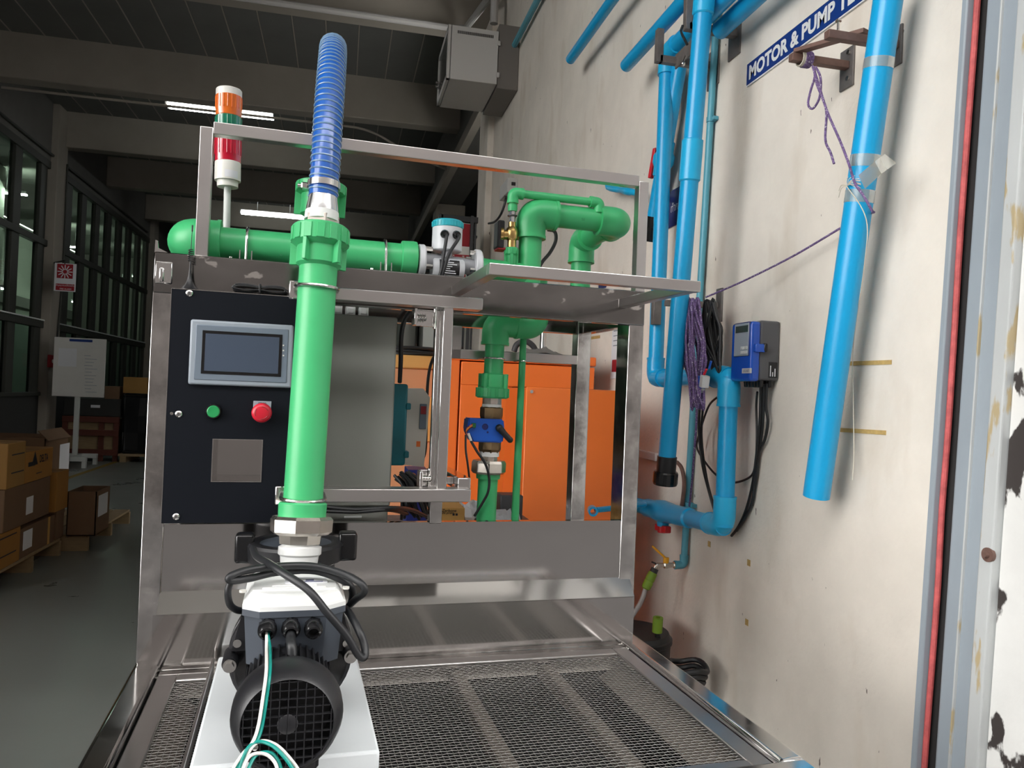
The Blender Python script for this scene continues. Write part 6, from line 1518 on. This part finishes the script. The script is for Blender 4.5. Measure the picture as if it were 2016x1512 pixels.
# ---- fire alarm sign and call point
sa_ = Thing('alarm_sign', 'red and white fire alarm sign hanging from the window wall', 'sign', fr='B')
yy = 13.1; a = BY(108, 517, yy); b = BY(148, 575, yy)
sa_.part('board', MB().box((a.x, yy, b.z), (b.x, yy + .012, a.z), .003, 1), 'paper')
p = BY(113, 519, yy); q = BY(143, 549, yy); r1 = sa_.part('red_field', MB().box((p.x, yy - .003, q.z), (q.x, yy + .002, p.z)), 'poster_red')
cc = BY(128, 535, yy - .004)
for k in range(12):
    an = k * math.pi / 6; d = V((math.cos(an), 0, math.sin(an))); sa_.part('ray', MB().bar(cc + d * .03, cc + d * .105, .003, .014, V((-math.sin(an), 0, math.cos(an)))), 'paper', r1)
p = BY(110, 558, yy); q = BY(146, 573, yy); r2 = sa_.part('red_field', MB().box((p.x, yy - .003, q.z), (q.x, yy + .002, p.z)), 'poster_red')
sa_.part('lettering', text_mb('FIRE ALARM', BY(129, 569, yy - .003), X3, Z3, w=.16, h=.026, lift=.002), 'paper', r2); sa_.part('lettering', text_mb('\u0e2a\u0e31\u0e0d\u0e0d\u0e32\u0e13\u0e41\u0e08\u0e49\u0e07\u0e40\u0e1e\u0e25\u0e34\u0e07', BY(128, 562, yy - .003), X3, Z3, w=.26, h=.034, lift=.002), 'paper', r2)
sa_.part('bracket', MB().bar(V((XL + .09, yy + .3, BY(95, 512, yy).z)), V((BY(128, 513, yy).x, yy + .006, BY(128, 513, yy).z)), .02, .02).cyl(V((BY(128, 513, yy).x, yy + .006, BY(128, 513, yy).z)), V((BY(128, 513, yy).x, yy + .006, BY(128, 520, yy).z)), .01, seg=8), 'win_frame'); sa_.done()
c = BX(98, 711, XL + .11); cpn = Thing('alarm_call_point', 'small red alarm call point on the window pillar', 'alarm', fr='B'); cpn.part('box', MB().box((XL + .10, c.y - .08, c.z - .10), (XL + .15, c.y + .08, c.z + .10), .006, 1), 'red_paint'); cpn.part('button', MB().cyl((XL + .15, c.y, c.z), (XL + .156, c.y, c.z), .03, seg=14), 'warm_white'); cpn.done()
# ---- goods by the window wall
cr = Thing('wooden_crate', 'dark red wooden crate standing behind the whiteboard pole', 'crate', fr='B')
yc_ = 13.75; a = BY(122, 818, yc_); b = BY(238, 905, yc_)
x0_, x1_, zt_ = max(a.x, XL + .2), b.x - .06, a.z
cr.part('inside', MB().box((x0_ + .04, yc_ + .06, .1), (x1_ - .04, yc_ + .7, zt_ - .05)), 'wood')
for x_ in (x0_, (x0_ + x1_) / 2 + .12, x1_ - .08): cr.part('stile', MB().box((x_, yc_ + .02, 0), (x_ + .08, yc_ + .06, zt_), .004, 1), 'crate_red')
for z_ in (.1, .42, zt_ - .1): cr.part('rail', MB().box((x0_, yc_, z_), (x1_, yc_ + .03, z_ + .1), .004, 1), 'crate_red')
cr.done()
a = BY(105, 782, 13.8); b = BY(246, 818, 13.8)
t = Thing('black_chest', 'long black chest with a white label lying on the wooden crate', 'chest', fr='B'); t.part('body', MB().box((max(a.x, XL + .2), 13.8, zt_), (b.x - .06, 14.4, a.z), .01, 1), 'wall_low')
p = BY(179, 797, 13.8); q = BY(197, 803, 13.8); t.part('label', MB().box((p.x, 13.797, q.z), (q.x, 13.80, p.z)), 'paper'); t.done(); zch = a.z
a = BY(206, 760, 13.85); carton('flat open brown carton on the long black chest', (BY(206, 770, 13.85).x, 13.85, zch), (BY(236, 770, 13.85).x, 14.3, a.z), 'carton_brown')
bw = Thing('wrapped_pallet', 'black plastic wrapped pallet load beside the wooden crate', 'pallet load', fr='B')
a = BY(241, 775, 13.7); b = BY(298, 900, 13.7)
random.seed(5)
def blob(lo_, hi_):
    mm = MB(); mm.box(lo_, hi_, .06, 3); bmesh.ops.subdivide_edges(mm.bm, edges=mm.bm.edges[:], cuts=2, use_grid_fill=True)
    for v in mm.bm.verts: v.co += V((random.uniform(-.012, .012), random.uniform(-.012, .012), random.uniform(-.012, .012)))
    return mm
bw.part('wrapped_load', blob((a.x, 13.7, .14), (b.x + .25, 14.6, a.z)), 'black_wrap'); bw.part('pallet', MB().box((a.x - .02, 13.68, .1), (b.x + .25, 14.6, .14)).box((a.x, 13.7, 0), (a.x + .1, 14.6, .1)).box((b.x - .1, 13.7, 0), (b.x, 14.6, .1)), 'wood'); bw.done()
carton('tan carton with three dark marks on the black wrapped load', (BY(243, 745, 13.75).x, 13.75, a.z + .012), (BY(300, 745, 13.75).x, 14.2, BY(250, 742, 13.75).z), 'carton_tan')
# ---- cartons on the near pallets
XS = -2.08
def rightbox(label, u0, u1, vt_, vb_, depth, m, X=XS, zb=None, **k):
    y0 = BX(u0, (vt_ + vb_) / 2, X).y; y1 = BX(u1, (vt_ + vb_) / 2, X).y; ztp = BX(u0, vt_, X).z; zbt = BX(u0, vb_, X).z if zb is None else zb
    return (X - depth, y0, zbt), (X, y1, ztp), m
PZ = .13
lo6, hi6, _ = rightbox('', 0, 40, 1046, 1120, .42, None); zt6 = BX(40, 1040, XS).z
L1z = BX(30, 1040, XS).z; L2z = BX(14, 964, XS).z; L3z = BX(14, 874, XS).z
yA_ = BX(-12, 1000, XS).y; y40 = BX(40, 1070, XS).y; y108 = BX(108, 1060, XS).y; y8 = BX(8, 1000, XS).y; y97 = BX(97, 1000, XS).y; y14 = BX(14, 920, XS).y; y50 = BX(50, 920, XS).y; y104 = BX(104, 930, XS).y
carton('orange carton with dark printed lines at the bottom of the pallet stack', (XS - .45, yA_, PZ), (XS, y40 - .004, L1z), 'carton_orange', group='stacked cartons', stripes=[((yA_ + y40) / 2, PZ + .2, .3, .008), ((yA_ + y40) / 2, PZ + .08, .3, .008)])
carton('brown taped carton with a white label at the bottom of the pallet stack', (XS - .45, y40, PZ), (XS - .006, y108, L1z - .03), 'carton_brown', group='stacked cartons', tape=(y108 - .12), papers=[(y40 + .14, L1z - .12, .16, .13)])
carton('wide brown carton with faded print in the middle of the pallet stack', (XS - .45, y8, L1z), (XS, y97, L2z), 'carton_brown', group='stacked cartons', papers=[(y8 + .42, L1z + .12, .12, .12)])
carton('orange carton with dark lines on top of the stack beside the logo carton', (XS - .5, y14, L2z), (XS, y50 - .004, L3z), 'carton_tan', group='stacked cartons', stripes=[((y14 + y50) / 2 + .02, L3z - .08, .2, .008), ((y14 + y50) / 2 + .02, L3z - .20, .2, .008)])
ymid = (y50 + y104) / 2
dz_ = BX(104, 880, XS).z
dbox = carton('orange carton printed with a black triangle and the word DELTA', (XS - .45, y50, L2z), (XS - .004, y104, dz_), 'carton_orange', group='stacked cartons', texts=[('DELTA', ymid + .08, L2z + .15, .16, .055), ('\u25B2', ymid - .09, L2z + .165, .11, .10)], stripes=[(ymid - .14, dz_ - .09, .12, .03), (ymid + .0, L2z + .05, .1, .006)])
# pallets and the boxes further back
def pallet(label, lo_, hi_):
    t = Thing('wooden_pallet', label, 'pallet', fr='B'); lo_ = V(lo_); hi_ = V(hi_); n = 5; w_ = (hi_.x - lo_.x) / n
    for k in range(n): t.part('deck_board', MB().box((lo_.x + k * w_ + .008, lo_.y, .11), (lo_.x + (k + 1) * w_ - .008, hi_.y, .13), .002, 1), 'wood')
    for y_ in (lo_.y + .004, (lo_.y + hi_.y) / 2, hi_.y - .05):
        nt_ = .035
        t.part('stringer', MB().prism([(lo_.x, y_, 0), (lo_.x + .12, y_, 0), (lo_.x + .17, y_, nt_), (hi_.x - .30, y_, nt_), (hi_.x - .2, y_, 0), (hi_.x, y_, 0), (hi_.x, y_, .11), (lo_.x, y_, .11)], (0, .045, 0)), 'wood')
    t.done()
pallet('wooden pallet under the stack of orange and brown cartons', (XS - .9, yA_ + .02, 0), (XS + .01, y108 + .12, .13))
q0 = BZ(171, 1085, 0); q1 = BZ(262, 1003, .13)
pallet('light wooden pallet with notched boards carrying a brown box', (q0.x - .75, q0.y, 0), (q0.x, q1.y, .13))
a = BZ(188, 1055, .13); wbx = BY(132, 1000, a.y).x; ztb = BY(188, 968, a.y).z
t = Thing('cardboard_box', 'brown open box with a white label standing on the light pallet', 'box', fr='B')
lo_ = V((wbx, a.y, .13)); YB7 = a.y; hi_ = V((a.x - .004, a.y + .36, ztb)); th = .008
t.part('body', MB().box(lo_, (hi_.x, hi_.y, lo_.z + th)).box(lo_, (lo_.x + th, hi_.y, hi_.z)).box((hi_.x - th, lo_.y, lo_.z), hi_).box(lo_, (hi_.x, lo_.y + th, hi_.z)).box((lo_.x, hi_.y - th, lo_.z), hi_), 'carton_brown')
t.part('paper_label', MB().box((hi_.x - .001, lo_.y + .05, lo_.z + .14), (hi_.x + .0015, hi_.y - .06, hi_.z - .04)), 'paper'); t.part('dark_sheet', MB().box((lo_.x + th, lo_.y + th, hi_.z - .10), (hi_.x - th, hi_.y - th, hi_.z - .09)), 'wall_low'); t.done()  # dark sheet set a little below the open rim
y97b = BX(99, 970, XS + .03).y; y131 = BX(131, 970, XS + .03).y; zt3 = BX(110, 932, XS + .03).z; zb3 = BX(110, 1010, XS + .03).z
carton('tall narrow orange carton at the far end of the pallet stack', (XS - .35, y104 + .03, zb3), (XS + .02, min(y104 + .42, YB7 - .01), zt3), 'carton_orange', group='stacked cartons')
carton('plain brown carton under the tall narrow orange carton', (XS - .36, y108 + .02, .13), (XS + .0, min(y108 + .40, YB7 - .01), zb3 - .002), 'carton_brown', group='stacked cartons')
Xb = -2.45; yb0 = BX(97, 890, Xb).y; yb1 = BX(133, 890, Xb).y; ztb2 = BX(130, 856, Xb).z
carton('large open brown carton with a white label behind the orange cartons', (Xb - 1.0, yb0 - .1, .13), (Xb, yb1, ztb2), 'carton_brown', flaps=True, papers=[((yb0 + yb1) / 2 + .15, ztb2 - .25, .25, .34)])
